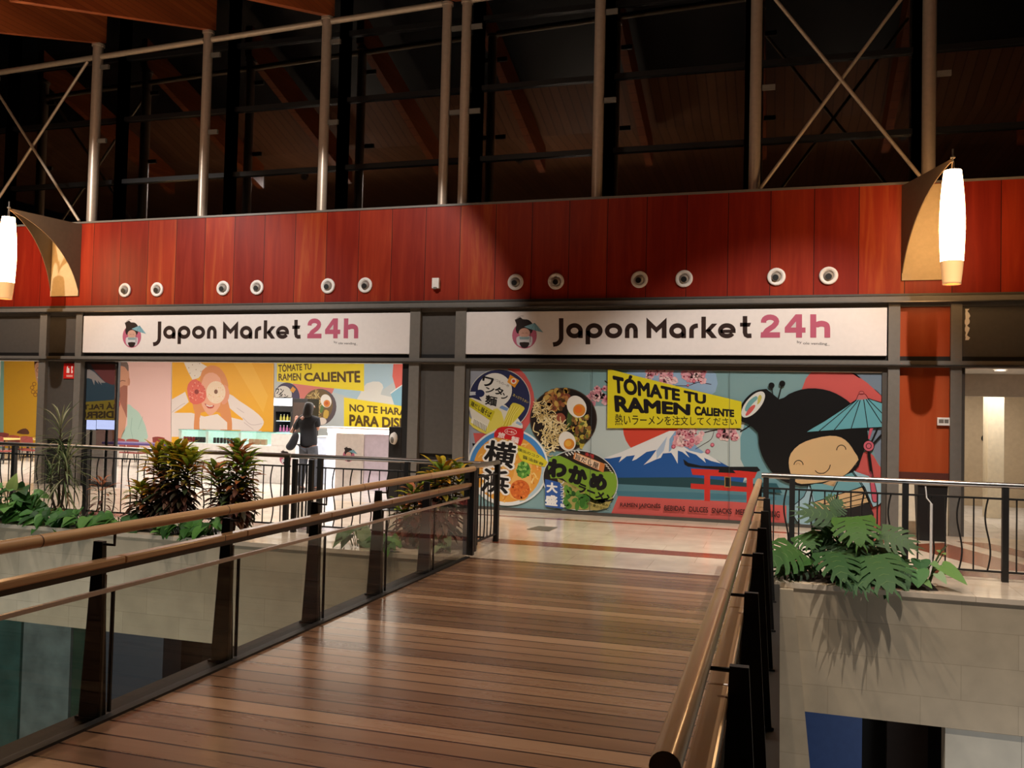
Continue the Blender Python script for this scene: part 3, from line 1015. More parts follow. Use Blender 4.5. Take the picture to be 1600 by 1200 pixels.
# open bowl
A.poly(ell(866, 458, 252, 238, n=48), (70, 58, 48)); A.up()
A.poly(ell(866, 458, 244, 230, n=48), (34, 26, 24)); A.up()
for i in range(120):
    x, y = rnd_in([(740, 260), (800, 235), (900, 230), (900, 330), (820, 400), (760, 380), (720, 320)])
    A.poly(ell(x, y, random.uniform(12, 26), random.uniform(9, 18), random.uniform(0, 3), n=9), random.choice([(196, 150, 70), (150, 96, 60), (90, 66, 40), (204, 170, 92), (132, 70, 52), (176, 120, 70)]))
    if i % 8 == 7:
        A.up()
for i in range(90):
    x, y = rnd_in([(900, 440), (1060, 430), (1070, 560), (1000, 670), (960, 660), (930, 560)])
    A.poly(ell(x, y, random.uniform(12, 28), random.uniform(8, 18), random.uniform(0, 3), n=9), random.choice([(186, 170, 70), (206, 190, 96), (92, 104, 50), (150, 110, 60), (120, 80, 48), (64, 60, 34)]))
    if i % 8 == 7:
        A.up()
A.poly([(905, 380), (940, 400), (925, 470), (915, 540), (890, 520), (895, 440)], (70, 92, 46), 3)
A.poly([(800, 430), (850, 410), (880, 440), (870, 480), (820, 490)], (150, 80, 62), 3); A.up()
for i in range(170):
    x, y = rnd_in([(640, 330), (690, 270), (740, 330), (800, 420), (900, 500), (880, 560), (830, 640), (760, 730), (690, 700), (700, 600), (700, 560), (690, 480), (640, 440)])
    a = random.uniform(0, 6.28)
    pts = [(x + 24 * t * math.cos(a) + 9 * math.sin(t * 3 + i), y + 24 * t * math.sin(a) + 9 * math.cos(t * 3 + i)) for t in (-1, -0.4, 0.3, 1)]
    A.line(pts, 7, random.choice([(226, 206, 150), (206, 182, 122), (236, 220, 172), (184, 156, 96)]), 2)
    if i % 7 == 6:
        A.up()
A.up()
A.line([(650, 480), (640, 540), (680, 560), (670, 580)], 8, (226, 206, 150), 3)
for (x, y, rx, ry, ro), (yx, yy, yr) in (((965, 362, 70, 86, -0.5), (984, 388, 46)), ((894, 622, 62, 76, -0.4), (908, 642, 40))):
    A.poly(ell(x, y, rx, ry, ro), (232, 228, 218)); A.up()
    A.poly(ell(yx, yy, yr), (216, 138, 50)); A.up()
    A.poly(ell(yx - 6, yy - 5, yr * 0.6), (224, 116, 44) if yr > 42 else (232, 176, 70)); A.up()
# ramen pot with red badge
A.poly(ell(450, 815, 304, 290, n=52), (222, 226, 224)); A.up()
A.poly(ell(450, 815, 290, 276, n=40, a0=PI * 0.92, a1=PI * 1.95) + [(450, 815)], (70, 134, 196)); A.up()
A.poly(ell(450, 815, 290, 276, n=20, a0=-PI * 0.05, a1=PI * 0.4) + [(450, 815)], (172, 196, 206)); A.up()
A.poly(ell(446, 826, 256, 252, n=44), (222, 158, 66)); A.up()
for i in range(150):
    a, r_ = random.uniform(0, 2 * PI), 235 * math.sqrt(random.random())
    x, y = 446 + r_ * math.cos(a), 826 + r_ * math.sin(a)
    b = random.uniform(0, 6.28)
    A.line([(x + 20 * t * math.cos(b), y + 20 * t * math.sin(b) + 7 * t * t) for t in (-1, 0, 1)], 10, random.choice([(236, 186, 96), (240, 204, 130), (206, 128, 48), (228, 150, 66)]), 2)
    if i % 8 == 7:
        A.up()
A.up()
A.poly([(515, 790), (620, 780), (625, 830), (625, 900), (600, 1040), (545, 1066), (470, 1040), (455, 960), (490, 880)], (232, 176, 96), 2); A.up()
A.poly(ell(540, 985, 74, 74), (206, 104, 44)); A.poly(ell(566, 836, 50, 62, 0.1), (70, 128, 50)); A.up()
for i in range(46):
    a, r_ = random.uniform(0, 2 * PI), 66 * math.sqrt(random.random())
    A.poly(ell(540 + r_ * math.cos(a), 985 + r_ * math.sin(a), 12, 8, a, n=8), random.choice([(226, 128, 60), (186, 84, 36), (214, 112, 48)]))
    a, r_ = random.uniform(0, 2 * PI), 46 * math.sqrt(random.random())
    A.poly(ell(566 + r_ * math.cos(a), 836 + r_ * math.sin(a) * 1.2, 13, 9, a, n=8), random.choice([(110, 170, 70), (52, 104, 42), (150, 196, 96), (84, 140, 56)]))
    if i % 6 == 5:
        A.up()
A.up()
A.poly([(372, 525), (440, 510), (520, 520), (568, 545), (545, 655), (470, 610), (346, 590)], (200, 36, 42), 2); A.up()
A.poly(ell(470, 550, 46, 24, 0.15), (224, 206, 200)); A.up(); A.poly(ell(470, 550, 42, 20, 0.15), (200, 36, 42)); A.up()
A.text('らーめん', [(440, 536), (504, 546), (500, 566), (438, 556)], (240, 228, 220), 0.02)
A.text('旅', [(378, 550), (432, 560), (424, 604), (370, 592)], (236, 220, 214), 0.03)
A.text('麺', [(478, 580), (536, 594), (526, 642), (470, 622)], (236, 220, 214), 0.03)
A.poly([(508, 652), (600, 680), (700, 730), (764, 812), (660, 800), (560, 770), (530, 730)], (212, 198, 50), 2); A.up()
A.text('横浜のコク', [(524, 668), (686, 728), (682, 752), (524, 694)], (60, 70, 40), 0.015)
A.text('醤油豚骨', [(560, 722), (720, 786), (712, 806), (560, 750)], (60, 70, 40), 0.015)
for wgt, cc in ((0.10, (236, 232, 224)), (0.028, blk)):
    g_ = 14 if wgt > 0.05 else 0
    A.text('横', [(284 - g_, 606 - g_), (526 + g_, 640 - g_), (486 + g_, 830 + g_), (262 - g_, 800 + g_)], cc, wgt)
    A.text('浜', [(262 - g_, 818 - g_), (470 + g_, 850 - g_), (450 + g_, 1020 + g_), (238 - g_, 1000 + g_)], cc, wgt)
    A.up()
# seaweed pot
A.poly(ell(992, 916, 285, 226, 0.22, n=52), (206, 210, 206)); A.up()
A.poly(ell(992, 916, 278, 220, 0.22, n=52), (40, 34, 32)); A.up()
A.poly([(756, 760), (840, 730), (960, 790), (1120, 850), (1235, 850), (1268, 920), (1250, 1010), (1160, 1090), (1040, 1060), (860, 900), (770, 900)], (128, 168, 54), 2)
A.poly([(820, 900), (960, 960), (1100, 1060), (1240, 1040), (1200, 1120), (1120, 1140), (900, 1130), (860, 1060)], (172, 160, 92), 1)
A.up()
for i in range(26):
    x, y = rnd_in([(860, 960), (960, 970), (1050, 1050), (1030, 1120), (880, 1110)])
    A.poly(ell(x, y, random.uniform(20, 40), random.uniform(14, 24), random.uniform(0, 3), n=12), random.choice([(60, 116, 44), (40, 86, 36), (104, 156, 60), (80, 136, 56)]))
    if i % 3 == 2:
        A.up()
for i in range(5):
    A.line([(880 + i * 22, 712 - i * 6), (900 + i * 22, 730 - i * 5)], 9, (222, 222, 214))
    A.line([(1170 + i * 14, 790 + i * 16), (1196 + i * 10, 800 + i * 15)], 7, (206, 206, 196))
A.poly([(950, 700), (1178, 792), (1166, 856), (938, 752)], (206, 128, 70)); A.up()
A.poly([(958, 710), (1140, 782), (1130, 836), (948, 752)], (238, 208, 176)); A.up()
A.text('旨だし屋', [(962, 716), (1134, 786), (1124, 832), (952, 752)], (52, 34, 28), 0.02)
A.text('本格', [(1030, 700), (1100, 722), (1094, 752), (1024, 728)], (190, 60, 60), 0.03)
A.text('わ', [(746, 742), (896, 772), (886, 900), (746, 892)], blk, 0.085)
A.text('か', [(904, 790), (1050, 824), (1040, 962), (900, 930)], blk, 0.085)
A.text('め', [(1062, 846), (1200, 880), (1186, 1000), (1054, 976)], blk, 0.085)
A.text('ラーメン', [(985, 930), (1250, 1040), (1230, 1092), (970, 1000)], blk, 0.05)
A.text('コクのある旨みと', [(1040, 1045), (1226, 1100), (1222, 1120), (1034, 1066)], (70, 70, 30), 0.01)
A.text('香り豊かなだし', [(1040, 1075), (1210, 1128), (1204, 1146), (1034, 1096)], (70, 70, 30), 0.01)
A.poly([(728, 905), (838, 930), (862, 960), (862, 1130), (730, 1110)], (52, 92, 164)); A.up()
A.text('大', [(738, 925), (822, 935), (822, 1012), (738, 1006)], (236, 236, 232), 0.05)
A.text('盛', [(728, 1020), (822, 1030), (822, 1110), (728, 1100)], (236, 236, 232), 0.05)
A.up()
for i, ch in enumerate('ノンフライ麺'):
    A.text(ch, [(842, 916 + i * 34), (872, 922 + i * 34), (872, 950 + i * 34), (842, 944 + i * 34)], (236, 236, 232), 0.03)
A.up()
# ---- girl with parasol
A.tf = c7
INK = (18, 17, 18)
A.poly([(590, 880), (560, 960), (490, 1020), (478, 1060), (510, 1130), (570, 1180), (620, 1120), (640, 1000)], (158, 192, 206), 2)
A.poly([(880, 770), (960, 800), (1110, 850), (1110, 1000), (1040, 1032), (985, 900)], (158, 192, 206)); A.up()
A.poly([(600, 870), (760, 870), (900, 775), (970, 885), (640, 1005)], (112, 168, 178))
A.poly([(690, 870), (800, 830), (770, 890)], (206, 172, 128)); A.up()
A.poly([(628, 1002), (800, 940), (968, 894), (1016, 1000), (880, 1040), (690, 1070), (640, 1060)], (214, 180, 134)); A.up()
A.poly([(640, 1062), (880, 1038), (1010, 1005), (1045, 1080), (1046, 1220), (640, 1220)], (36, 34, 36))
for p in ([(590, 880), (560, 960), (490, 1020), (478, 1060), (510, 1130), (570, 1180)], [(605, 880), (625, 1000), (650, 1100)], [(800, 845), (740, 960)], [(1100, 1000), (1040, 1032), (985, 900), (890, 772)], [(625, 1000), (968, 892)],
          [(690, 1065), (1016, 1000)], [(700, 1035), (1005, 965)], [(680, 1015), (990, 935)], [(970, 890), (1016, 1000)], [(885, 780), (960, 880), (1030, 1050)]):
    A.line(p, 6, INK, 2)
A.up()
A.poly([(110, 402), (130, 440), (170, 455), (240, 515), (246, 590), (268, 670), (310, 750), (370, 822), (440, 862), (540, 886), (640, 870), (900, 790), (960, 690), (985, 600), (978, 480), (950, 385), (885, 312), (822, 265), (740, 226), (640, 208), (540, 216), (455, 248), (388, 284), (300, 212), (200, 240), (140, 310)], INK, 2); A.up()
A.poly(ell(204, 318, 122, 62, -0.86, n=30), INK); A.up()
A.poly(ell(208, 320, 112, 50, -0.86, n=30), (214, 216, 210)); A.up()
A.poly([(150, 352), (175, 300), (225, 262), (238, 280), (200, 320), (165, 368)], (112, 164, 166), 3)
A.poly([(155, 390), (180, 345), (215, 322), (222, 335), (195, 375), (165, 398)], (204, 92, 88), 3)
A.poly([(240, 275), (255, 252), (268, 270), (255, 305), (236, 320), (240, 295)], (196, 186, 96), 3)
for x, y, bx, by in ((335, 188, 345, 262), (410, 175, 382, 285)):
    A.line([(x, y), (bx, by)], 7, INK); A.poly(ell(x, y, 21), INK)
A.poly([(455, 725), (470, 660), (530, 598), (620, 560), (740, 537), (820, 550), (872, 590), (912, 650), (940, 706), (892, 770), (840, 815), (740, 850), (640, 868), (545, 872), (492, 850), (466, 792)], (214, 180, 132), 2); A.up()
A.line(ell(523, 742, 32, 34, 0.1, n=12, a0=PI, a1=1.95 * PI), 6, INK)
A.line(ell(520, 740, 14, 12, 0, n=8, a0=PI, a1=2 * PI), 2.5, (150, 110, 80))
A.line(ell(820, 636, 32, 34, 0.1, n=12, a0=0.95 * PI, a1=1.95 * PI), 6, INK)
A.line([(638, 778), (660, 796), (700, 796), (732, 770), (744, 738)], 6, INK, 3)
A.line([(540, 874), (640, 868), (740, 850), (840, 815), (892, 770), (940, 706)], 5, INK, 2); A.up()
# parasol
A.poly([(1020, 470), (1046, 470), (1016, 560), (1004, 560)], (204, 92, 110))
A.line([(985, 480), (1000, 600)], 26, INK); A.line([(1075, 480), (1025, 590)], 12, INK); A.line([(1100, 530), (1045, 590)], 14, INK)
A.line([(1010, 650), (1034, 825)], 20, INK)
A.poly([(1014, 800), (1036, 800), (1072, 970), (1064, 996), (1044, 996), (1032, 970)], (204, 92, 110), 2); A.up()
A.line([(1014, 820), (1032, 970), (1044, 997), (1064, 997), (1074, 965), (1038, 815)], 5, INK, 2)
A.poly([(570, 514), (700, 440), (860, 335), (925, 288), (1005, 280), (1110, 312), (1110, 480), (900, 488), (760, 500)], (104, 172, 184)); A.up()
for p in ([(570, 514), (760, 500), (900, 488), (1110, 478)], [(570, 514), (925, 288)], [(925, 290), (665, 505)], [(940, 288), (770, 498)], [(952, 288), (888, 488)], [(975, 285), (1004, 482)], [(992, 283), (1100, 450)], [(1003, 280), (1110, 388)], [(1005, 278), (1110, 312)]):
    A.line(p, 6, INK)
A.poly([(925, 286), (938, 252), (962, 244), (988, 250), (1006, 280)], (196, 104, 104), 2)
A.poly(ell(960, 240, 18, 14), (196, 104, 104)); A.up()
A.line([(925, 286), (938, 252), (962, 246), (988, 250), (1006, 280)], 5, (120, 34, 40), 2); A.line(ell(960, 240, 18, 12, n=14), 4, (120, 34, 40), closed=True)
A.poly(ell(1010, 608, 40), INK); A.up(); A.poly(ell(1010, 608, 35), (206, 100, 116)); A.up(); A.line(ell(1010, 608, 18, n=16), 5, INK, closed=True)
# lower left of the girl
A.poly([(240, 860), (370, 868), (410, 935), (320, 928), (245, 900)], (40, 88, 100))
A.up()
# ---- yellow flag and writing
A.tf = c6
A.poly([(132, 70), (178, 84), (600, 190), (1060, 300), (1058, 484), (128, 484)], (216, 204, 40)); A.up()
A.text('TÓMATE TU', [(163, 88), (814, 236), (814, 320), (170, 240)], blk, 0.05)
A.text('RAMEN', [(174, 254), (706, 318), (704, 396), (182, 372)], blk, 0.055)
A.text('CALIENTE', [(734, 330), (1010, 356), (1010, 409), (734, 396)], blk, 0.06)
A.text('熱いラーメンを注文してください', [(182, 384), (1028, 414), (1028, 466), (182, 464)], (40, 36, 22), 0.012)
for s, q in (('RAMEN JAPONÉS', [(218, 994), (498, 1005), (498, 1050), (218, 1038)]), ('BEBIDAS', [(524, 1020), (668, 1026), (668, 1062), (524, 1056)]), ('DULCES', [(696, 1028), (828, 1034), (828, 1072), (696, 1065)]),
             ('SNACKS', [(854, 1037), (992, 1044), (992, 1081), (854, 1074)]), ('MERCHANDISING', [(1020, 1045), (1326, 1062), (1326, 1106), (1020, 1084)])):
    A.text(s, q, (58, 30, 32), 0.022)
# panel joints
A.tf = lambda x, y: (x, y)
A.up()
for x0, y0, x1, y1 in ((925.5, 577, 921, 806), (1140, 580, 1139, 818)):
    A.line([(x0, y0), (x1, y1)], 0.7, (66, 78, 82))
A.build('print', mural)

# ================================================================== ROOF STEEL AND BEAMS
px_col = [(-16.1, 0.10), (-13.31, 0.10), (-10.71, 0.09), (-8.14, 0.09), (-5.755, 0.085), (-5.385, 0.085), (-2.99, 0.09), (-0.445, 0.09), (2.09, 0.10), (4.7, 0.1)]
where = ['beyond the left pendant lamp', 'rising beside the left wall sconce', 'above the first pair of nozzles from the left', 'above the third pair of nozzles', 'left one of the close pair above the middle column',
         'right one of the close pair above the middle column', 'above the nozzles left of the dark wedge', 'left of the right cross brace', 'behind the right wall sconce', 'at the far right']
for (x, r), w in zip(px_col, where):
    t = thing('steel_column', 'slim pale tubular steel column ' + w, 'column', (x, 14.5, ZT + 0.035), 'tubular columns along the clerestory')
    MB().tube([(x, 14.5, ZT + 0.035), (x, 14.5, 8.86)], r, 20).build('shaft', M['tube'], t)
    MB().lathe([(r * 1.25, 0), (r * 1.25, 0.05)], (x, 14.5, 8.83), n=20).build('cap', M['tube'], t)
    MB().box(x + 0.1, x + 0.3, 14.45, 14.5, 6.85, 6.93).box(x + 0.1, x + 0.3, 14.45, 14.5, 8.35, 8.43).build('bracket', M['steel_mid'], t)
beams = [-16.1, -13.31, -10.71, -8.14, -5.57, -2.99, -0.445, 2.09, 4.7]
bw = ['far left', 'second from the left, ending over the column by the left sconce', 'third from the left, filling the top left corner', 'fourth from the left, just touching the top edge', 'above the close pair of columns',
      'above the nozzle pair under the dark wedge', 'left of the right cross brace', 'above the right sconce', 'at the far right end']
for x, w in zip(beams, bw):
    zb = lambda y: 8.88 + 0.33 * (y - 14.42)
    zt = lambda y: 9.52 + 0.33 * (y - 14.5)
    g = MB().prism([(x - 0.08, 14.62, zb(14.62)), (x - 0.08, 10.0, zb(10.0)), (x - 0.08, 10.0, zt(10.0)), (x - 0.08, 14.62, zt(14.62))], (0.16, 0, 0))
    tag(g.build('roof_beam', M['beam'], None, (x, 14.6, 8.88)), 'brown glued timber roof beam, ' + w, 'beam', 'timber roof beams')
for i in range(len(px_col) - 1):
    a, b = px_col[i][0], px_col[i + 1][0]
    if b - a < 0.6:
        continue
    sl = lambda x: 8.62 + 0.034 * (x + 13.3)
    g = MB().tube([(a + 0.09, 14.5, sl(a)), (b - 0.09, 14.5, sl(b))], 0.055, 12)
    tag(g.build('tie_tube', M['rod'], None, (a, 14.5, 8.6)), 'thin pale horizontal tube joining columns, %s' % where[i].replace('rising ', ''), 'tube', 'tie tubes between the columns')
for a, b, w in ((-16.0, -13.42, 'at top left above the left sconce'), (-0.35, 1.99, 'left of the right sconce')):
    t = thing('cross_brace', 'crossed thin steel rods between two columns, ' + w, 'brace', (a, 14.5, 5.22))
    MB().tube([(a, 14.345, 5.24), (b, 14.345, 8.48)], 0.028, 10).build('rod', M['rod'], t)
    MB().tube([(a, 14.29, 8.48), (b, 14.29, 5.24)], 0.028, 10).build('rod', M['rod'], t)

# spotlights on the roof edge
for i, (p, q) in enumerate(SPOTS):
    t = thing('spotlight', 'black spotlight hung under the roof, %s' % ('over the right sconce', 'over the left sconce', 'over the middle of the shop')[i], 'spotlight', (p[0], p[1], 8.3))
    d = (Vector(q) - Vector(p)).normalized()
    a = Vector(p) - d * 0.03
    MB().tube([a - d * 0.26, a - d * 0.2, a - d * 0.02], [0.05, 0.1, 0.1], 16).build('housing', M['black'], t)
    MB().tube([a - d * 0.2, Vector((p[0], p[1], 8.3))], 0.018, 8).build('stem', M['black'], t)

# ================================================================== FITTINGS ON THE RED WOOD
words = ['first', 'second', 'third', 'fourth', 'fifth', 'sixth']
noz = [-12.19, -11.45, -9.985, -9.26, -7.80, -7.065, -4.284, -3.585, -2.20, -1.49, -0.085, 0.675]
for i, x in enumerate(noz):
    z = 3.825
    side = 'lit open shop' if i < 6 else 'painted mural'
    t = thing('air_nozzle', 'round white air nozzle, %s from the left above the %s' % (words[i % 6], side), 'air nozzle', (x, YF, z), 'air nozzles in the red wood')
    MB().lathe([(0.135, 0.0), (0.138, -0.018), (0.128, -0.03), (0.085, -0.022), (0.072, 0.0)], (x, YF - 0.002, z), 'Y', 28, cap=False).build('ring', M['white'], t)
    MB().lathe([(0.072, 0.0), (0.075, -0.012), (0.06, -0.035), (0.04, -0.045)], (x - 0.004, YF - 0.004, z - 0.004), 'Y', 24).build('ball', plain('nozzle_grey', (150, 142, 134), 0.4) if i == 0 else bpy.data.materials['nozzle_grey'], t)
    MB().lathe([(0.046, 0.0), (0.046, -0.008)], (x - 0.012 + 0.012 * (i % 2), YF - 0.052, z - 0.016), 'Y', 20).build('throat', M['near_black'], t)
t = thing('sensor_box', 'small white box sensor on the red wood above the middle column', 'sensor', (-5.71, YF, 3.72))
MB().rbox(-5.775, -5.645, YF - 0.07, YF, 3.74, 3.92, 0.008).build('case', M['white'], t)
MB().rbox(-5.74, -5.68, YF - 0.085, YF - 0.07, 3.725, 3.76, 0.004).build('eye', M['steel_mid'], t)
t = thing('control_panel', 'small white control panel on the orange wood column', 'panel', (2.28, YF, 1.6))
MB().rbox(2.195, 2.365, YF - 0.035, YF + 0.01, 1.595, 1.712, 0.006).build('case', M['white'], t)
MB().box(2.215, 2.28, YF - 0.038, YF - 0.034, 1.63, 1.685).box(2.29, 2.345, YF - 0.038, YF - 0.034, 1.63, 1.685).build('display', M['steel_mid'], t)
t = thing('safety_sign', 'small red square sign with white symbols on the left charcoal column', 'sign', (-13.45, YF, 2.1))
MB().box(-13.585, -13.30, YF - 0.008, YF + 0.01, 2.095, 2.395).build('plate', M['redsign'], t)
A = Art(PY(YF - 0.01)); A.tf = frame_tf(0, 540, 5.333)
W_ = (236, 222, 216)
A.poly([(556, 180), (566, 168), (566, 186), (578, 190), (578, 228), (554, 228)], W_); A.poly([(595, 172), (606, 172), (606, 186), (600, 200), (608, 215), (604, 230), (592, 230)], W_)
A.poly([(553, 244), (606, 244), (606, 262), (553, 262)], (226, 160, 150))
A.build('symbol', t)
# torn paper on the right panel
g = MB()
random.seed(3)
zz = [3.30 - i * 0.035 for i in range(14)]
L_ = [(2.56 + random.uniform(-0.008, 0.008), YF - 0.006, z) for z in zz]
R_ = [(2.60 + random.uniform(-0.02, 0.03), YF - 0.012, z) for z in zz]
g.add(L_ + R_, [(i, i + 1, 14 + i + 1, 14 + i) for i in range(13)])
tag(g.build('paper_scrap', M['white'], None, (2.56, YF, 2.85)), 'torn white paper strip stuck on the charcoal panel at right', 'paper')

# ================================================================== SCONCES AND PENDANT LAMPS
def sconce(name, xa, xb, tip, label):
    t = thing(name, label, 'sconce', ((xa + xb) / 2, YF, 3.72))
    z0, z1 = 3.73, 5.15
    def curve(n=16):
        out = []
        for i in range(n + 1):
            a = (PI / 2) * i / n
            s, h = 1 - math.cos(a), math.sin(a)
            u = 0.72 * s + 0.28 * (i / n)
            v = 0.72 * h + 0.28 * (i / n)
            out.append((u, v))
        return out
    cv = curve()
    for x, nm in ((xa, 'side_panel'), (xb, 'side_panel')):
        d = 0.012 if x == xa else -0.012
        up, lo = [], []
        for u, v in cv:
            X = x + (tip.x - x) * u
            Y = YF - 0.004 + (tip.y - YF) * u
            lo.append(Vector((X, Y, z0 + (tip.z - 0.03 - z0) * v)))
            up.append(Vector((X, Y, z1 + (tip.z - z1) * u)))
        vs_ = lo + up + [p + Vector((d, 0, 0)) for p in lo + up]
        n = len(lo)
        fs = []
        for i in range(n - 1):
            fs += [(i, i + 1, n + i + 1, n + i), (2 * n + i, 3 * n + i, 3 * n + i + 1, 2 * n + i + 1), (i, 2 * n + i, 2 * n + i + 1, i + 1), (n + i, n + i + 1, 3 * n + i + 1, 3 * n + i)]
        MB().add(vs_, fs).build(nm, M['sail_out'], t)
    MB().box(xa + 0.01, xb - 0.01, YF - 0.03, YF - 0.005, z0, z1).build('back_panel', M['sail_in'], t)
    MB().tube([tip + Vector((0, 0, -0.05)), tip + Vector((0, 0, 0.12))], 0.012, 8).lathe([(0.03, 0), (0.03, 0.02)], tip + Vector((0, 0, 0.0)), n=12).build('hook', M['steel_mid'], t)
    return t

def pendant(c, label):
    z1, z0 = c.z - 0.17, c.z - 1.68
    t = thing('pendant_lamp', label, 'pendant lamp', (c.x, c.y, z0), 'glowing pendant lamps')
    L = z1 - z0
    prof = [(0.108, 1.0), (0.125, 0.9), (0.145, 0.75), (0.156, 0.58), (0.157, 0.48), (0.15, 0.34), (0.14, 0.2)]
    MB().lathe([(0.02, L * 1.0)] + [(r, L * h) for r, h in prof], (c.x, c.y, z0), n=32, cap=False).build('shade', M['lampglow'], t)
    MB().lathe([(0.14, L * 0.2), (0.127, L * 0.1), (0.113, L * 0.02), (0.113, 0.0), (0.10, 0.0), (0.10, 0.03)], (c.x, c.y, z0), n=32, cap=False).build('shade_end', M['lampend'], t)
    MB().tube([(c.x - 0.02, c.y, z1), (c.x - 0.012, c.y, c.z - 0.04)], 0.005, 6).tube([(c.x + 0.02, c.y, z1), (c.x + 0.012, c.y, c.z - 0.04)], 0.005, 6).build('cable', M['chrome'], t)

tipR, tipL = Vector((2.14, 12.8, 5.14)), Vector((-13.62, 12.8, 5.17))
sconce('wall_sconce', 1.69, 2.34, tipR, 'beige sail-shaped wall sconce holding the right pendant lamp')
sconce('wall_sconce', -13.98, -13.28, tipL, 'beige sail-shaped wall sconce holding the left pendant lamp')
pendant(tipR, 'long glowing tube pendant lamp at right before the orange column')
pendant(tipL, 'long glowing tube pendant lamp at the left edge of the picture')

# ================================================================== WALKWAY RAILINGS
def railing(name, p0, p1, label, posts, skip_ends=False, post_mat='fin'):
    p0, p1 = Vector((*p0, 0)), Vector((*p1, 0))
    L = (p1 - p0).length
    d = (p1 - p0).normalized()
    nrm = Vector((-d.y, d.x, 0))
    t = thing(name, label, 'railing', p0, 'railings along the walkway edge')
    at = lambda s, z, o=0.0: p0 + d * s + nrm * o + Vector((0, 0, z))
    MB().tube([at(0, 1.0), at(L, 1.0)], 0.03, 14).build('top_rail', M['chrome'], t)
    for z in (0.86, 0.10):
        MB().hexa([at(0, z - 0.01, -0.014), at(L, z - 0.01, -0.014), at(L, z - 0.01, 0.014), at(0, z - 0.01, 0.014)], [at(0, z + 0.01, -0.014), at(L, z + 0.01, -0.014), at(L, z + 0.01, 0.014), at(0, z + 0.01, 0.014)]).build('cross_rail', M['fin'], t)
    for s in posts:
        w = 0.03
        MB().hexa([at(s - w, 0, -w), at(s + w, 0, -w), at(s + w, 0, w), at(s - w, 0, w)], [at(s - w, 0.975, -w), at(s + w, 0.975, -w), at(s + w, 0.975, w), at(s - w, 0.975, w)]).build('post', M[post_mat], t)
    n = int(L / 0.135)
    straight = wavy = None
    k_ = 0
    for i in range(1, n + 1):
        s = i * L / (n + 1)
        if any(abs(s - q) < 0.06 for q in posts):
            continue
        k_ += 1
        proto = straight if k_ % 2 else wavy
        if proto is None:
            if k_ % 2:
                g = MB().tube([at(s, 0.11), at(s, 0.85)], 0.008, 8)
            else:
                g = MB().tube([at(s + 0.026 * math.sin(2 * PI * (z / 14.0)), 0.11 + 0.74 * z / 14.0) for z in range(15)], 0.009, 8)
            o = g.build('baluster', M['fin'], t)
            if k_ % 2:
                straight = (o, s)
            else:
                wavy = (o, s)
        else:
            o = proto[0].copy()
            COL.objects.link(o)
            o.parent = t
            o.location = d * (s - proto[1])
    return t

YR = 10.38
railing('walkway_railing', (-18.6, YR), (-6.17, YR), 'dark railing with wavy bars in front of the lit shop, left of the gate', [0.05, 1.35, 2.65, 3.95, 5.25, 6.55, 7.85, 9.15, 10.45, 12.38])
railing('walkway_railing', (-5.78, YR), (-3.475, YR), 'dark railing with wavy bars between the gate and the bridge', [0.05, 1.28, 2.2])
railing('walkway_railing', (-3.43, 9.62), (-3.43, 10.80), 'short dark railing with wavy bars at the left bridge end', [0.03, 0.28, 1.15])
railing('walkway_railing', (-0.19, YR), (6.0, YR), 'dark railing with wavy bars beside the monstera plant', [0.05, 0.33, 1.49, 2.45, 3.7, 4.9])
t = thing('railing_gate', 'narrow dark gate of upright bars in the left railing', 'gate', (-6.1, YR, 0))
for x in (-6.10, -5.86):
    MB().box(x - 0.028, x + 0.028, YR - 0.03, YR + 0.03, 0, 0.96).build('post', M['near_black'], t)
for x in (-6.035, -5.98, -5.925):
    MB().box(x - 0.009, x + 0.009, YR - 0.009, YR + 0.009, 0.1, 0.9).build('bar', M['near_black'], t)
MB().box(-6.1, -5.86, YR - 0.012, YR + 0.012, 0.08, 0.1).box(-6.1, -5.86, YR - 0.012, YR + 0.012, 0.88, 0.9).build('frame', M['near_black'], t)
MB().tube([(-6.15, YR, 1.0), (-5.79, YR, 1.0)], 0.03, 12).build('top_rail', M['chrome'], t)

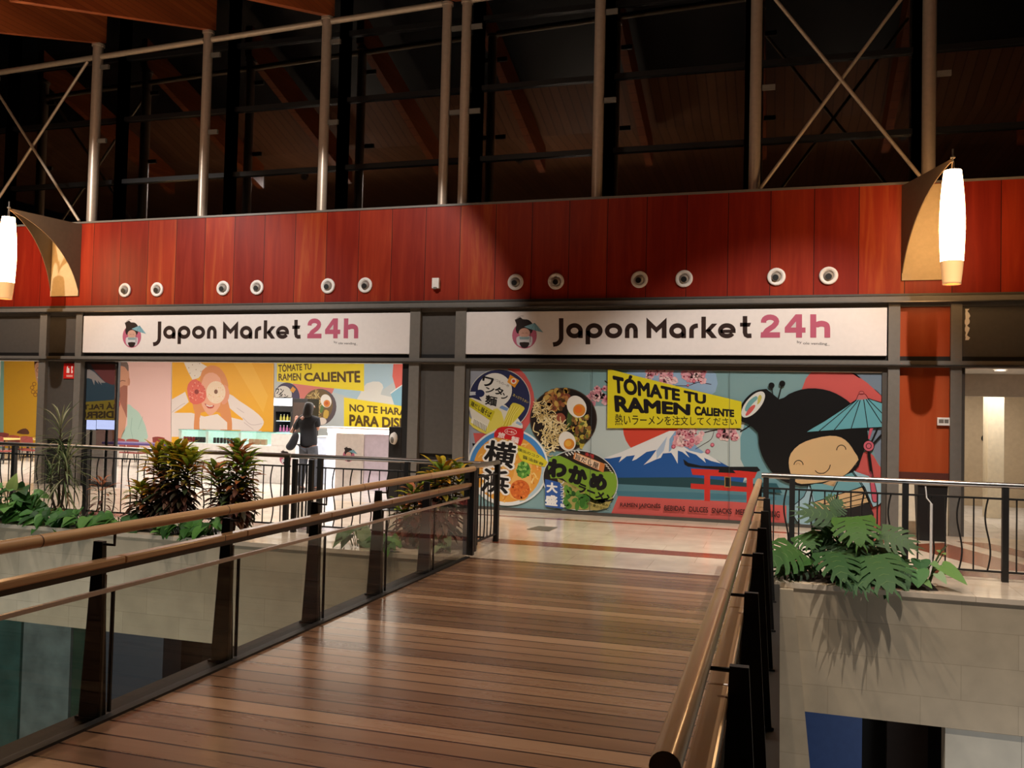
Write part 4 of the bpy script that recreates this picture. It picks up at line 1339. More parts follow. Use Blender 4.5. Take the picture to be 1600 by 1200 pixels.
# ================================================================== BRIDGE RAILINGS
def bridge_railing(xe, o, label, y0):
    t = thing('bridge_railing', label, 'bridge railing', (xe, y0, 0), 'railings of the footbridge')
    X = lambda a: xe + o * a
    def bx(mb, a, b, ya, yb, za, zb):
        x0, x1 = sorted((X(a), X(b)))
        return mb.box(x0, x1, ya, yb, za, zb)
    fins = [1.6, 2.75, 3.91, 5.05, 6.2, 7.33, 8.48]
    fins = [f for f in fins if f > y0]
    # hand rail with a stained joint ring
    MB().tube([(xe, y0, 0.982), (xe, 9.66, 0.982)], 0.031, 18).build('hand_rail', M['rail_wood'], t)
    g = MB()
    for y in (3.4, 6.8):
        if y > y0:
            g.lathe([(0.0315, 0), (0.0315, 0.008)], (xe, y, 0.982), 'Y', 18, cap=False)
    g.build('joint_ring', plain('joint_brown', (84, 50, 28), 0.5) if 'joint_brown' not in bpy.data.materials else bpy.data.materials['joint_brown'], t)
    # lower flat rail in short boards
    ys = [y0 + 0.02]
    for f in fins:
        if f > y0 + 0.2:
            ys.append(f + 0.09)
    ys.append(9.6)
    for a, b in zip(ys[:-1], ys[1:]):
        m_ = MB()
        x0, x1 = sorted((X(-0.005), X(0.065)))
        m_.rbox(x0, x1, a, b - 0.006, 0.785, 0.825, 0.008).build('lower_rail', M['rail_wood'], t)
    bx(MB(), 0.012, 0.05, y0, 9.6, 0.755, 0.785).build('rail_channel', M['steel_dark'], t)
    bx(MB(), 0.004, 0.026, y0 + 0.05, 9.55, 0.65, 0.672).build('glass_cap', M['tube'], t)
    ed = [y0 + 0.1] + [f + 0.02 for f in fins if f > y0 + 0.2] + [9.52]
    for a, b in zip(ed[:-1], ed[1:]):
        bx(MB(), 0.009, 0.021, a + 0.006, b - 0.006, 0.015, 0.65).build('glass_panel', M['bridgeglass'], t)
        if b < 9.4:
            bx(MB(), 0.006, 0.024, b - 0.006, b + 0.006, 0.015, 0.65).build('glass_seal', M['near_black'], t)
    for y in fins:
        g = MB()
        prof = [(0.03, 0.0), (0.178, 0.0), (0.122, 0.93), (0.066, 0.93)]
        g.prism([(X(a), y - 0.016, z - 0.02) for a, z in prof], (0, 0.032, 0))
        p = g.build('post', M['fin'], t)
        bx(MB(), 0.026, 0.04, y - 0.03, y - 0.016, 0.0, 0.74).build('guide_strip', M['steel_mid'], p)
        MB().tube([(X(0.08), y, 0.895), (X(0.0), y, 0.895), (X(0.0), y, 0.955)], 0.008, 8).build('rail_bracket', M['fin'], p)
        g = MB()
        bx(g, 0.03, 0.19, y - 0.03, y + 0.03, -0.025, -0.012)
        g.build('foot_plate', M['fin'], p)
    g = bx(MB(), 0.0, 0.22, y0, 9.40, -0.22, -0.025)
    bx(g, -0.05, 0.0, y0, 9.45, 0.0, 0.015)
    g.build('edge_channel', M['fin'], t)
    MB().box(xe - 0.028, xe + 0.028, 9.60, 9.655, 0.0, 0.955).build('end_post', M['near_black'], t)
    return t

bridge_railing(-3.36, -1, 'left bridge railing of wood rails, glass panels and dark steel posts', 1.5)
bridge_railing(-0.2, 1, 'right bridge railing seen along its wooden handrail from above', 1.72)

# ================================================================== INSIDE THE LIT SHOP
YB = 22.98
c2 = frame_tf(0, 540, 5.333)
c3 = frame_tf(250, 540, 5.333)
c4 = frame_tf(400, 540, 4.571)
def poster(name, px, label, draw):
    """px: top-left, top-right, bottom-right, bottom-left of the sheet in the photograph"""
    c = atY(*px[3], YB)
    t = thing(name, label, 'poster', (c.x, YB, c.z))
    q = [atY(x, y, YB) for x, y in px]
    MB().prism([(p.x, YB - 0.012, p.z) for p in q], (0, 0.012, 0)).build('sheet', M['white'], t)
    A = Art(PY(YB - 0.014), gain=0.8, clip=px)
    draw(A)
    A.build('print', t)

def d_left(A):
    A.tf = c2
    A.poly([(-600, 60), (400, 60), (400, 1000), (-600, 1000)], (240, 184, 40)); A.up()
    A.poly([(-600, 60), (34, 60), (28, 1000), (-600, 1000)], (150, 206, 196))
    A.poly([(286, 110), (400, 110), (400, 370), (340, 356), (318, 330), (300, 280), (290, 210)], (226, 170, 140), 1)
    A.poly([(286, 100), (400, 100), (400, 140), (330, 135), (296, 200), (286, 180)], (110, 66, 40), 1)
    for x, y in ((285, 320), (268, 350), (275, 385), (295, 410), (312, 385), (325, 600), (318, 680), (322, 720)):
        A.line(ell(x, y, 15, n=10), 5, (150, 86, 40), closed=True)
    A.up()
    A.line(ell(324, 205, 22, 18, n=12), 3, (96, 60, 44), closed=True); A.line([(310, 262), (326, 280), (345, 276)], 7, (244, 238, 230)); A.line([(308, 186), (330, 178)], 4, (90, 56, 40))
    A.poly([(140, 730), (170, 700), (215, 690), (240, 715), (236, 740)], (110, 60, 40), 2)
poster('wall_poster', [(-60, 548), (75, 548), (75, 700), (-60, 700)], 'yellow and teal poster with a curly-haired laughing face at far left', d_left)

def d_man(A):
    A.tf = c2
    A.poly([(700, 60), (1500, 60), (1500, 1000), (700, 1000)], (240, 200, 196)); A.up()
    A.poly([(700, 60), (985, 60), (985, 440), (700, 440)], (240, 200, 196))
    A.poly([(1060, 490), (1110, 520), (1160, 560), (1200, 640), (1222, 710), (1215, 800), (1000, 800), (1060, 660)], (184, 214, 204), 2)
    A.poly([(930, 140), (1000, 120), (1060, 150), (1076, 230), (1078, 320), (1064, 340), (1062, 500), (1050, 640), (1020, 760), (940, 800), (920, 400)], (216, 160, 134), 2); A.up()
    A.poly([(930, 140), (1000, 112), (1060, 140), (1072, 190), (1066, 215), (1040, 178), (990, 170), (960, 200)], (126, 108, 104), 2)
    A.poly([(1000, 350), (1060, 335), (1056, 480), (1058, 600), (1040, 560), (1000, 470), (985, 400)], (170, 110, 96), 2)
    A.line([(990, 302), (1020, 290), (1046, 296)], 5, (80, 50, 46)); A.poly([(975, 340), (1000, 400), (1000, 440), (975, 440)], (236, 230, 222)); A.poly([(970, 450), (1000, 470), (996, 510), (970, 500)], (196, 80, 74), 2)
    A.line([(1100, 600), (1090, 700), (1110, 790)], 4, (150, 184, 176)); A.line([(1190, 590), (1150, 700)], 3, (150, 184, 176))
    A.up(); A.poly(ell(1074, 300, 10, 34), (206, 146, 120))
poster('wall_poster', [(150, 548), (268, 548), (267, 700), (150, 700)], 'pink poster of a bearded man in a mint shirt', d_man)

def d_girl(A):
    A.tf = c3
    A.poly([(60, 40), (1000, 40), (1000, 1000), (60, 1000)], (244, 180, 50)); A.up()
    A.poly([(560, 60), (720, 60), (900, 420), (860, 560)], (248, 190, 70), 1)
    A.up()
    WH = (238, 226, 222)
    A.poly([(190, 120), (300, 120), (400, 180), (320, 270), (270, 285), (230, 210)], (240, 232, 222))
    A.up()
    A.poly([(60, 470), (210, 385), (240, 470), (180, 520), (100, 570), (60, 600)], WH, 1)
    A.up()
    A.poly([(60, 560), (260, 560), (400, 600), (600, 600), (760, 640), (780, 760), (60, 760)], WH, 1)
    A.up()
    A.poly([(570, 400), (660, 460), (780, 540), (855, 610), (860, 660), (800, 720), (700, 700), (690, 610), (580, 520)], WH, 2); A.up()
    for p in ([(690, 600), (760, 660), (850, 650)], [(700, 640), (780, 700)], [(95, 560), (170, 500), (210, 480)], [(640, 520), (700, 560)]):
        A.line(p, 5, (206, 190, 190), 3)
    for x, y in ((240, 185), (270, 160), (300, 200), (330, 150), (250, 230), (290, 250), (340, 215)):
        A.poly(ell(x, y, 4, n=6), (150, 120, 100))
    A.poly([(330, 300), (350, 210), (420, 165), (490, 180), (540, 240), (570, 330), (560, 430), (590, 560), (600, 720), (540, 730), (500, 560), (340, 560), (330, 720), (280, 720), (290, 560), (270, 480)], (226, 150, 96), 2); A.up()
    A.poly([(350, 300), (380, 240), (440, 225), (500, 270), (520, 380), (500, 500), (440, 572), (400, 575), (350, 500), (340, 400)], (240, 178, 150), 2)
    A.poly([(330, 600), (480, 570), (560, 640), (560, 760), (330, 760)], (240, 228, 222), 1); A.up()
    A.poly([(370, 480), (410, 500), (450, 496), (440, 520), (400, 522)], (190, 80, 70), 2); A.up()
    A.line([(385, 494), (410, 506), (440, 502)], 8, (248, 244, 238))
    A.poly([(520, 330), (560, 340), (580, 400), (560, 470), (520, 490), (500, 420)], (232, 160, 130), 2)
    A.poly([(225, 360), (250, 300), (300, 280), (360, 330), (385, 400), (370, 460), (310, 490), (250, 470)], (230, 110, 96), 2); A.up()
    for i in range(40):
        a, r_ = random.uniform(0, 6.28), random.uniform(25, 72)
        A.poly(ell(305 + r_ * math.cos(a), 388 + 1.2 * r_ * math.sin(a), 7, 4, a, n=6), random.choice([(240, 150, 136), (206, 84, 78), (246, 180, 160)]))
    A.poly(ell(305, 385, 18, 20), (150, 60, 56))
    A.poly(ell(466, 390, 80, 94), (246, 222, 196)); A.up(); A.poly(ell(466, 384, 15, 19), (130, 90, 70))
    for i in range(26):
        a, r_ = random.uniform(0, 6.28), random.uniform(28, 76)
        A.poly(ell(466 + r_ * math.cos(a), 390 + 1.15 * r_ * math.sin(a), 4, n=6), random.choice([(240, 170, 150), (226, 196, 120), (250, 240, 230)]))
poster('wall_poster', [(269, 548), (428, 548), (427, 700), (268, 700)], 'yellow poster of a girl holding two doughnuts before her eyes', d_girl)

def d_banner(A):
    A.tf = c4
    A.poly([(110, 20), (1250, 20), (1250, 800), (110, 800)], (196, 204, 206)); A.up()
    A.poly([(600, 20), (980, 20), (1000, 250), (780, 400), (540, 330)], (176, 204, 220))
    A.up()
    A.poly(ell(410, 290, 150, 110), (222, 130, 120)); A.up()
    A.poly([(790, 270), (880, 258), (910, 300), (890, 350), (980, 370), (990, 420), (730, 420), (740, 350)], (226, 224, 218), 2)
    A.poly([(990, 20), (1200, 20), (1200, 240), (1070, 262), (1000, 312), (974, 220)], (226, 104, 92)); A.up()
    A.poly([(960, 340), (1070, 262), (1200, 250), (1200, 460), (990, 430)], (140, 190, 212)); A.up()
    A.line([(960, 342), (1010, 305), (1075, 262)], 7, (240, 240, 236))
    A.poly([(150, 100), (772, 100), (772, 326), (480, 298), (150, 256)], (244, 220, 46)); A.up()
    ink = (90, 66, 20)
    A.text('TÓMATE TU', [(158, 124), (396, 118), (396, 170), (160, 192)], ink, 0.03)
    A.text('RAMEN', [(160, 200), (322, 196), (322, 250), (162, 250)], ink, 0.03)
    A.text('CALIENTE', [(342, 196), (744, 178), (746, 266), (344, 254)], ink, 0.04)
    A.poly([(628, 370), (1250, 462), (1250, 640), (628, 640)], (244, 220, 46)); A.up()
    A.text('NO TE HARÁ FALTA', [(666, 404), (1290, 452), (1290, 520), (668, 470)], ink, 0.035)
    A.text('PARA DISFRUTAR', [(666, 490), (1340, 540), (1340, 606), (666, 574)], ink, 0.045)
    A.poly(ell(220, 372, 92, 108), (72, 64, 96)); A.up()
    A.poly(ell(196, 350, 60, 62), (226, 222, 216)); A.poly([(120, 370), (260, 370), (260, 440), (120, 440)], (236, 234, 230)); A.poly([(262, 292), (285, 312), (266, 338), (242, 320)], (226, 160, 60)); A.up()
    A.text('ワン', [(140, 306), (200, 306), (195, 345), (140, 345)], (40, 36, 40), 0.04)
    A.text('タン', [(160, 335), (232, 350), (228, 376), (160, 366)], (40, 36, 40), 0.04)
    A.poly(ell(452, 440, 122, 132, 0.2), (96, 84, 88)); A.up()
    A.poly(ell(440, 430, 108, 120, 0.2), (120, 96, 60)); A.up()
    for i in range(110):
        x, y = rnd_in([(370, 350), (430, 320), (470, 380), (470, 450), (440, 530), (380, 480)])
        a = random.uniform(0, 6.3)
        A.line([(x - 16 * math.cos(a), y - 16 * math.sin(a)), (x + 4, y + 4), (x + 16 * math.cos(a), y + 16 * math.sin(a))], 6, random.choice([(214, 186, 120), (190, 160, 96), (226, 206, 150), (150, 120, 70)]))
        if i % 6 == 5:
            A.up()
    A.up()
    A.poly([(420, 430), (446, 426), (450, 470), (424, 474)], (140, 84, 60), 2); A.poly([(470, 420), (490, 430), (470, 480), (455, 470)], (96, 128, 66), 2)
    A.poly([(490, 460), (520, 470), (510, 520), (480, 510)], (214, 176, 80), 2); A.up()
    A.poly(ell(500, 395, 38, 48, -0.3), (240, 234, 226)); A.poly(ell(470, 540, 34, 26), (240, 226, 216)); A.up(); A.poly(ell(506, 414, 24, 26), (226, 140, 56)); A.up(); A.poly(ell(504, 412, 13), (206, 96, 36))
poster('wall_poster', [(429, 548), (660, 548), (660, 690), (429, 690)], 'pale blue and yellow noodle banner behind the white counter', d_banner)

# dark glass door leaf with the poster's mirror image painted on its pane as a reflection
t = thing('glass_door', 'dark glass door leaf with painted reflection of lettering beside the left column', 'door', (-12.72, 14.3, 0))
g = MB().box(-13.12, -13.08, 14.26, 14.32, 0, 2.43).box(-12.36, -12.32, 14.26, 14.32, 0, 2.43).box(-13.08, -12.36, 14.26, 14.32, 2.39, 2.43).box(-13.08, -12.36, 14.26, 14.32, 0, 0.06)
g.build('frame', M['black'], t)
MB().box(-13.08, -12.36, 14.285, 14.295, 0.06, 2.39).build('pane', M['darkglass'], t)
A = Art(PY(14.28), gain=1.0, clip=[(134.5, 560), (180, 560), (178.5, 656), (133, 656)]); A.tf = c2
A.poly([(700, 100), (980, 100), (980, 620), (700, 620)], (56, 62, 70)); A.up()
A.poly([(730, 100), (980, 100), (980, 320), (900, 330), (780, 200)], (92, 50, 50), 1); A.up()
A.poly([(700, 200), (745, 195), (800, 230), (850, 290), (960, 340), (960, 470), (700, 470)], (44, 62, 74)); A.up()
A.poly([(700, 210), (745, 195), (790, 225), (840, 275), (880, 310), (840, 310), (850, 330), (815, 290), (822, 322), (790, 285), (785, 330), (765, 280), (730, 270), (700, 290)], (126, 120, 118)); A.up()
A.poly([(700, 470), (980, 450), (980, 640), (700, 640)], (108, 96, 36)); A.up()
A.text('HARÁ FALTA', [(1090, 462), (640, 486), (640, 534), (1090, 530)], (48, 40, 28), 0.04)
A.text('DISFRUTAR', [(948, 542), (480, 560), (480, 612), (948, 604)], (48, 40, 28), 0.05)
A.build('painted_reflection', t)
for x0, x1, w in ((132.5, 149.5, 'left one'), (151, 179.5, 'right one')):
    a, b = atY(x0, 656, 14.9), atY(x1, 671.5, 14.9)
    t = thing('wall_screen', 'small bright bluish screen behind the dark glass door, ' + w, 'screen', ((a.x + b.x) / 2, 14.93, 0.02))
    MB().box(a.x - 0.01, b.x + 0.01, 14.905, 14.95, b.z - 0.01, a.z + 0.01).build('case', M['black'], t)
    MB().box(a.x, b.x, 14.90, 14.906, b.z, a.z).build('display', M['screen'], t)
    xm = (a.x + b.x) / 2
    MB().box(xm - 0.02, xm + 0.02, 14.92, 14.95, 0, b.z).box(xm - 0.12, xm + 0.12, 14.84, 15.0, 0, 0.02).build('stand', M['black'], t)

# high cafe tables and chairs
def cafe_table(x, y, z, w, label, group):
    t = thing('cafe_table', label, 'table', (x, y, 0), group)
    MB().rbox(x - w / 2, x + w / 2, y - 0.35, y + 0.35, z - 0.035, z, 0.01).build('tabletop', M['tabletop'], t)
    MB().tube([(x, y, 0.02), (x, y, z - 0.035)], 0.035, 12).build('pedestal', M['black'], t)
    MB().lathe([(0.24, 0), (0.22, 0.015), (0.04, 0.03)], (x, y, 0), n=20).build('base', M['black'], t)
def chair_at(x, y, zb, label, group):
    t = thing('cafe_chair', label, 'chair', (x, y, 0), group)
    s = zb - 0.38
    MB().rbox(x - 0.2, x + 0.2, y - 0.2, y + 0.2, s - 0.03, s, 0.012).build('seat', M['redchair'], t)
    g = MB()
    pts = [(x - 0.2 + 0.4 * i / 8, y - 0.2 - 0.035 * math.sin(PI * i / 8)) for i in range(9)]
    top = [zb - 0.03 * (2 * i / 8 - 1) ** 2 for i in range(9)]
    lo = [(p[0], p[1], s + 0.12) for p in pts]; hi = [(p[0], p[1] - 0.04, z) for p, z in zip(pts, top)]
    lo2 = [(p[0], p[1] + 0.02, p[2]) for p in lo]; hi2 = [(p[0], p[1] + 0.02, p[2]) for p in hi]
    vs_ = lo + hi + lo2 + hi2
    fs = []
    for i in range(8):
        fs += [(i, i + 1, 9 + i + 1, 9 + i), (18 + i, 27 + i, 27 + i + 1, 18 + i + 1), (9 + i, 9 + i + 1, 27 + i + 1, 27 + i), (i, 18 + i, 19 + i, i + 1)]
    fs += [(0, 9, 27, 18), (8, 26, 35, 17)]
    g.add(vs_, fs).build('backrest', M['redchair'], t)
    for sx in (-1, 1):
        for sy in (-1, 1):
            MB().tube([(x + sx * 0.17, y + sy * 0.17, s - 0.02), (x + sx * 0.2, y + sy * 0.2, 0)], 0.012, 8).build('leg', M['black'], t)
        MB().tube([(x + sx * 0.17, y - 0.19, s - 0.01), (x + sx * 0.17, y - 0.205, s + 0.16)], 0.011, 8).build('back_post', M['black'], t)
for px, Y, w, lb in ((44, 20.6, 1.1, 'pale wood cafe table before the yellow poster, beside the column'), (6, 19.3, 1.0, 'pale wood cafe table at the far left edge')):
    p = atY(px, 684.5, Y)
    cafe_table(p.x, Y, p.z, w, lb, 'cafe tables at left')
for px, py, Y, lb in ((7, 681, 18.2, 'maroon cafe chair at the left edge, nearest the railing'), (32, 679.5, 19.9, 'maroon cafe chair before the pale table at left'), (52, 681, 19.4, 'maroon cafe chair beside the left column'), (15, 675.5, 21.5, 'maroon cafe chair farthest back under the yellow poster'),
                      (195, 684.5, 20.6, 'maroon cafe chair under the bearded man poster, left one'), (216, 685.5, 20.6, 'maroon cafe chair under the bearded man poster, right one'), (256, 682, 21.6, 'maroon cafe chair under the plain pink part of the poster')):
    p = atY(px, py, Y)
    chair_at(p.x, Y, p.z, lb, 'maroon chairs in the shop')
a, b = atY(172, 689.5, 19.0), atY(268, 688, 19.0)
t = thing('long_table', 'long table with a shiny purple top under the pink poster', 'table', ((a.x + b.x) / 2, 19, 0))
MB().rbox(a.x, b.x, 18.7, 19.3, a.z - 0.06, a.z, 0.01).build('tabletop', M['purple'], t)
for x in (a.x + 0.06, b.x - 0.06):
    for y in (18.78, 19.22):
        MB().box(x - 0.025, x + 0.025, y - 0.025, y + 0.025, 0, a.z - 0.06).build('leg', M['white'], t)

# display counter
YC = 16.7
a, b, c = atY(279, 680, YC), atY(420, 684, YC), atY(462, 700, YC)
zt = 1.09
t = thing('display_counter', 'white glass-topped display counter with packed goods in the shop', 'counter', ((a.x + c.x) / 2, YC + 0.3, 0))
MB().rbox(a.x, c.x, YC, YC + 0.65, 0.0, 0.80, 0.008).build('body', M['white'], t)
MB().rbox(b.x + 0.06, c.x, YC, YC + 0.65, 0.80, zt - 0.02, 0.008).build('end_cabinet', M['white'], t)
MB().box(a.x, b.x + 0.05, YC, YC + 0.008, 0.80, zt - 0.02).build('front_glass', M['clearglass'], t)
MB().box(a.x, c.x, YC - 0.01, YC + 0.66, zt - 0.02, zt).build('glass_top', glass('teal_top', (0.62, 0.82, 0.80), 1.2), t)
for px in (279, 321, 372):
    p = atY(px, 690, YC)
    MB().box(p.x, p.x + 0.06, YC + 0.012, YC + 0.64, 0.80, zt - 0.02).build('divider', M['white'], t)
MB().box(a.x, b.x + 0.05, YC + 0.6, YC + 0.64, 0.80, zt - 0.02).build('back_board', M['white'], t)
A = Art(PY(YC - 0.002), gain=0.75)
emblem(A, lambda x, y: (446 + (x - 680) * 0.115, 716 + (y - 890) * 0.115))
A.build('emblem', t)
prod = {'can': None, 'bottle': None, 'box': None}
def goods(kind, x, y, z, col, label, group):
    if kind == 'can':
        t = thing('drink_can', label, 'can', (x, y, z), group)
        MB().lathe([(0.03, 0), (0.033, 0.01), (0.033, 0.11), (0.027, 0.122)], (x, y, z), n=14).build('body', M[col], t)
    elif kind == 'bottle':
        t = thing('drink_bottle', label, 'bottle', (x, y, z), group)
        MB().lathe([(0.03, 0), (0.032, 0.01), (0.032, 0.09), (0.013, 0.13), (0.013, 0.15)], (x, y, z), n=14).build('body', M[col], t)
        MB().lathe([(0.015, 0), (0.015, 0.02)], (x, y, z + 0.15), n=12).build('cap', M['white'], t)
    else:
        t = thing('snack_box', label, 'box', (x, y, z), group)
        MB().rbox(x - 0.055, x + 0.055, y - 0.04, y + 0.04, z, z + 0.12, 0.004).build('carton', M[col], t)
M['canred'] = plain('can_red', (150, 40, 44), 0.35); M['candark'] = plain('can_dark', (60, 44, 44), 0.35); M['boxpeach'] = plain('box_peach', (206, 150, 120), 0.5)
M['bgreen'] = plain('bottle_green', (150, 170, 90), 0.3); M['bpink'] = plain('bottle_pink', (206, 110, 160), 0.3); M['byellow'] = plain('bottle_yellow', (226, 200, 90), 0.3)
def rowof(kind, x0, x1, n, col, label, group, y=YC + 0.12, z=0.805):
    for i in range(n):
        goods(kind, x0 + (x1 - x0) * (i + 0.5) / n, y, z, col, label, group)
p0, p1 = atY(285, 690, YC + 0.1).x, atY(320, 690, YC + 0.1).x
rowof('can', p0, p0 + (p1 - p0) * 0.55, 4, 'canred', 'red can in the left bay of the glass counter', 'red cans in the display counter')
rowof('can', p0 + (p1 - p0) * 0.55, p1, 4, 'candark', 'dark can in the left bay of the glass counter', 'dark cans in the display counter')
p0, p1 = atY(332, 690, YC + 0.1).x, atY(369, 690, YC + 0.1).x
rowof('can', p0, p1, 7, 'candark', 'dark can in the middle bay of the glass counter', 'dark cans in the middle bay')
p0, p1 = atY(388, 690, YC + 0.1).x, atY(417, 690, YC + 0.1).x
rowof('box', p0, p1, 3, 'boxpeach', 'peach snack box in the right bay of the glass counter', 'snack boxes in the display counter')

# fridge with bottles
YG = 21.2
a, b = atY(428.5, 622, YG), atY(455.5, 690, YG)
t = thing('drinks_fridge', 'tall black drinks fridge with a glowing white header', 'fridge', ((a.x + b.x) / 2, YG, 0))
zt = a.z
hz = atY(440, 634, YG).z
g = MB().box(a.x, a.x + 0.06, YG, YG + 0.6, 0, hz).box(b.x - 0.06, b.x, YG, YG + 0.6, 0, hz).box(a.x + 0.06, b.x - 0.06, YG + 0.55, YG + 0.6, 0, hz).box(a.x + 0.06, b.x - 0.06, YG, YG + 0.55, 0, 0.5).box(a.x + 0.06, b.x - 0.06, YG, YG + 0.55, hz - 0.16, hz)
g.build('body', M['black'], t)
MB().rbox(a.x, b.x, YG - 0.02, YG + 0.6, hz, zt, 0.01).build('header', glow('header_glow', (250, 250, 255), 1.6), t)
MB().box(a.x + 0.06, b.x - 0.06, YG, YG + 0.01, 0.5, hz - 0.16).build('door', M['clearglass'], t)
s1, s2 = atY(440, 657, YG + 0.2).z, atY(440, 674, YG + 0.2).z
for z in (s1, s2):
    MB().box(a.x + 0.06, b.x - 0.06, YG + 0.04, YG + 0.54, z - 0.02, z).build('shelf', glow('shelf_glow', (230, 236, 250), 0.5) if 'shelf_glow' not in bpy.data.materials else bpy.data.materials['shelf_glow'], t)
rowof('bottle', a.x + 0.08, b.x - 0.08, 4, 'byellow', 'yellow bottle on the upper shelf of the drinks fridge', 'bottles on the upper fridge shelf', YG + 0.15, s1)
rowof('bottle', a.x + 0.08, b.x - 0.08, 4, 'bpink', 'pink bottle on the lower shelf of the drinks fridge', 'bottles on the lower fridge shelf', YG + 0.15, s2)
a, b = atY(456.5, 622.5, 20.4), atY(478.5, 700, 20.4)
t = thing('vending_machine', 'tall black vending machine beside the drinks fridge', 'machine', ((a.x + b.x) / 2, 20.4, 0))
MB().rbox(a.x, b.x, 20.4, 21.0, 0, a.z, 0.01).build('cabinet', M['black'], t)
MB().box(a.x + 0.04, b.x - 0.04, 20.393, 20.4, 0.9, a.z - 0.1).build('front_panel', plain('machine_front', (64, 52, 46), 0.3), t)

# order counter with glowing side as glare
YK = 16.3
a, b = atY(525, 679, YK), atY(640, 680, YK)
t = thing('order_counter', 'white order counter with a glowing edge and round emblem', 'counter', ((a.x + b.x) / 2, YK + 0.3, 0))
xm = atY(568, 690, YK).x
MB().rbox(a.x, xm, YK, YK + 0.55, 0, 1.13, 0.008).build('cabinet', plain('warm_white', (214, 202, 194), 0.5), t)
MB().rbox(xm + 0.004, b.x, YK + 0.03, YK + 0.55, 0, 1.13, 0.008).build('cabinet', plain('lilac_white', (206, 192, 206), 0.5), t)
l = atY(509, 680, YK)
MB().rbox(l.x, a.x - 0.004, YK + 0.08, YK + 0.55, 0, 1.13, 0.006).build('glare_side', glow('glare_side', (250, 248, 255), 0.9), t)  # no lamp: its glow stands in for glare beside the cabinet
MB().rbox(atY(497, 667, YK).x, b.x, YK - 0.04, YK + 0.6, 1.215, 1.25, 0.006).build('shelf_top', M['white'], t)
MB().box(l.x, b.x, YK + 0.06, YK + 0.55, 1.135, 1.213).build('light_strip', M['led'], t)
A = Art(PY(YK - 0.002), gain=0.75)
emblem(A, lambda x, y: (545 + (x - 680) * 0.118, 711 + (y - 890) * 0.118))
A.build('emblem', t)
a, b = atY(493, 683, 17.1), atY(510, 690, 17.1)
t = thing('low_cabinet', 'pale blue low cabinet between the person and the order counter', 'cabinet', ((a.x + b.x) / 2, 17.2, 0))
MB().rbox(a.x, b.x, 17.1, 17.5, 0.0, a.z, 0.01).build('body', plain('pale_blue', (196, 206, 222), 0.5), t)
MB().rbox(a.x - 0.01, b.x + 0.01, 17.08, 17.52, a.z + 0.002, a.z + 0.025, 0.006).build('top', M['white'], t)

# hand gel stand
YD = 13.3
a, b = atY(607.5, 668, YD), atY(627.5, 668, YD)
xm = (a.x + b.x) / 2
t = thing('dispenser_stand', 'black stand with a white hand gel dispenser before the shop', 'dispenser stand', (xm, YD, 0))
MB().rbox(a.x, b.x, YD, YD + 0.03, 0.02, 1.36, 0.012).build('board', M['black'], t)
MB().rbox(xm - 0.16, xm + 0.16, YD - 0.14, YD + 0.16, 0, 0.018, 0.006).build('base', M['black'], t)
d = MB().lathe([(0.0, -0.12), (0.05, -0.10), (0.058, -0.03), (0.05, 0.0)], (xm, YD, 1.17), 'Y', 24)
d.v = [(x, y, 1.17 + (z - 1.17) * 1.75) for x, y, z in d.v]
dp = d.build('dispenser', M['white'], t)
d = MB().lathe([(0.0, -0.128), (0.026, -0.122), (0.03, -0.10)], (xm, YD, 1.145), 'Y', 16)
d.v = [(x, y, 1.145 + (z - 1.145) * 1.9) for x, y, z in d.v]
d.build('lever', M['steel_mid'], dp)

# litter bin and pole at right
p = atY(1456, 757, 13.55)
q = onZ(1456, 831, 0)
x = atY(1456, 790, 13.5).x
t = thing('litter_bin', 'dark grey litter bin standing before the cream wall base', 'bin', (x, 13.6, 0))
n = 4
MB().hexa([(x - 0.16, 13.46, 0), (x + 0.16, 13.46, 0), (x + 0.16, 13.76, 0), (x - 0.16, 13.76, 0)], [(x - 0.19, 13.43, 0.76), (x + 0.19, 13.43, 0.76), (x + 0.19, 13.79, 0.76), (x - 0.19, 13.79, 0.76)]).build('body', M['near_black'], t)
MB().rbox(x - 0.21, x + 0.21, 13.41, 13.81, 0.762, 0.80, 0.012).build('rim', M['black'], t)
t = thing('white_pole', 'thin white pole tied upright to the right railing', 'pole', (1.545, 10.30, 0))
MB().tube([(1.545, 10.31, 0.0), (1.545, 10.31, 0.78)], 0.014, 10).build('shaft', M['white'], t)
MB().tube([(1.545, 10.31, 0.78), (1.50, 10.32, 0.84), (1.49, 10.33, 0.96)], 0.007, 8).build('string', M['white'], t)
# floor grate
a, b, c, d = (onZ(823, 827, 0.003), onZ(842, 822, 0.003), onZ(871, 824, 0.003), onZ(858, 830, 0.003))
g = MB().prism([a, b, c, d], (0, 0, 0.004))
tag(g.build('floor_grate', plain('grate_grey', (120, 112, 96), 0.4, metal=0.4), None, a), 'small grey metal plate set in the floor before the mural', 'floor plate')
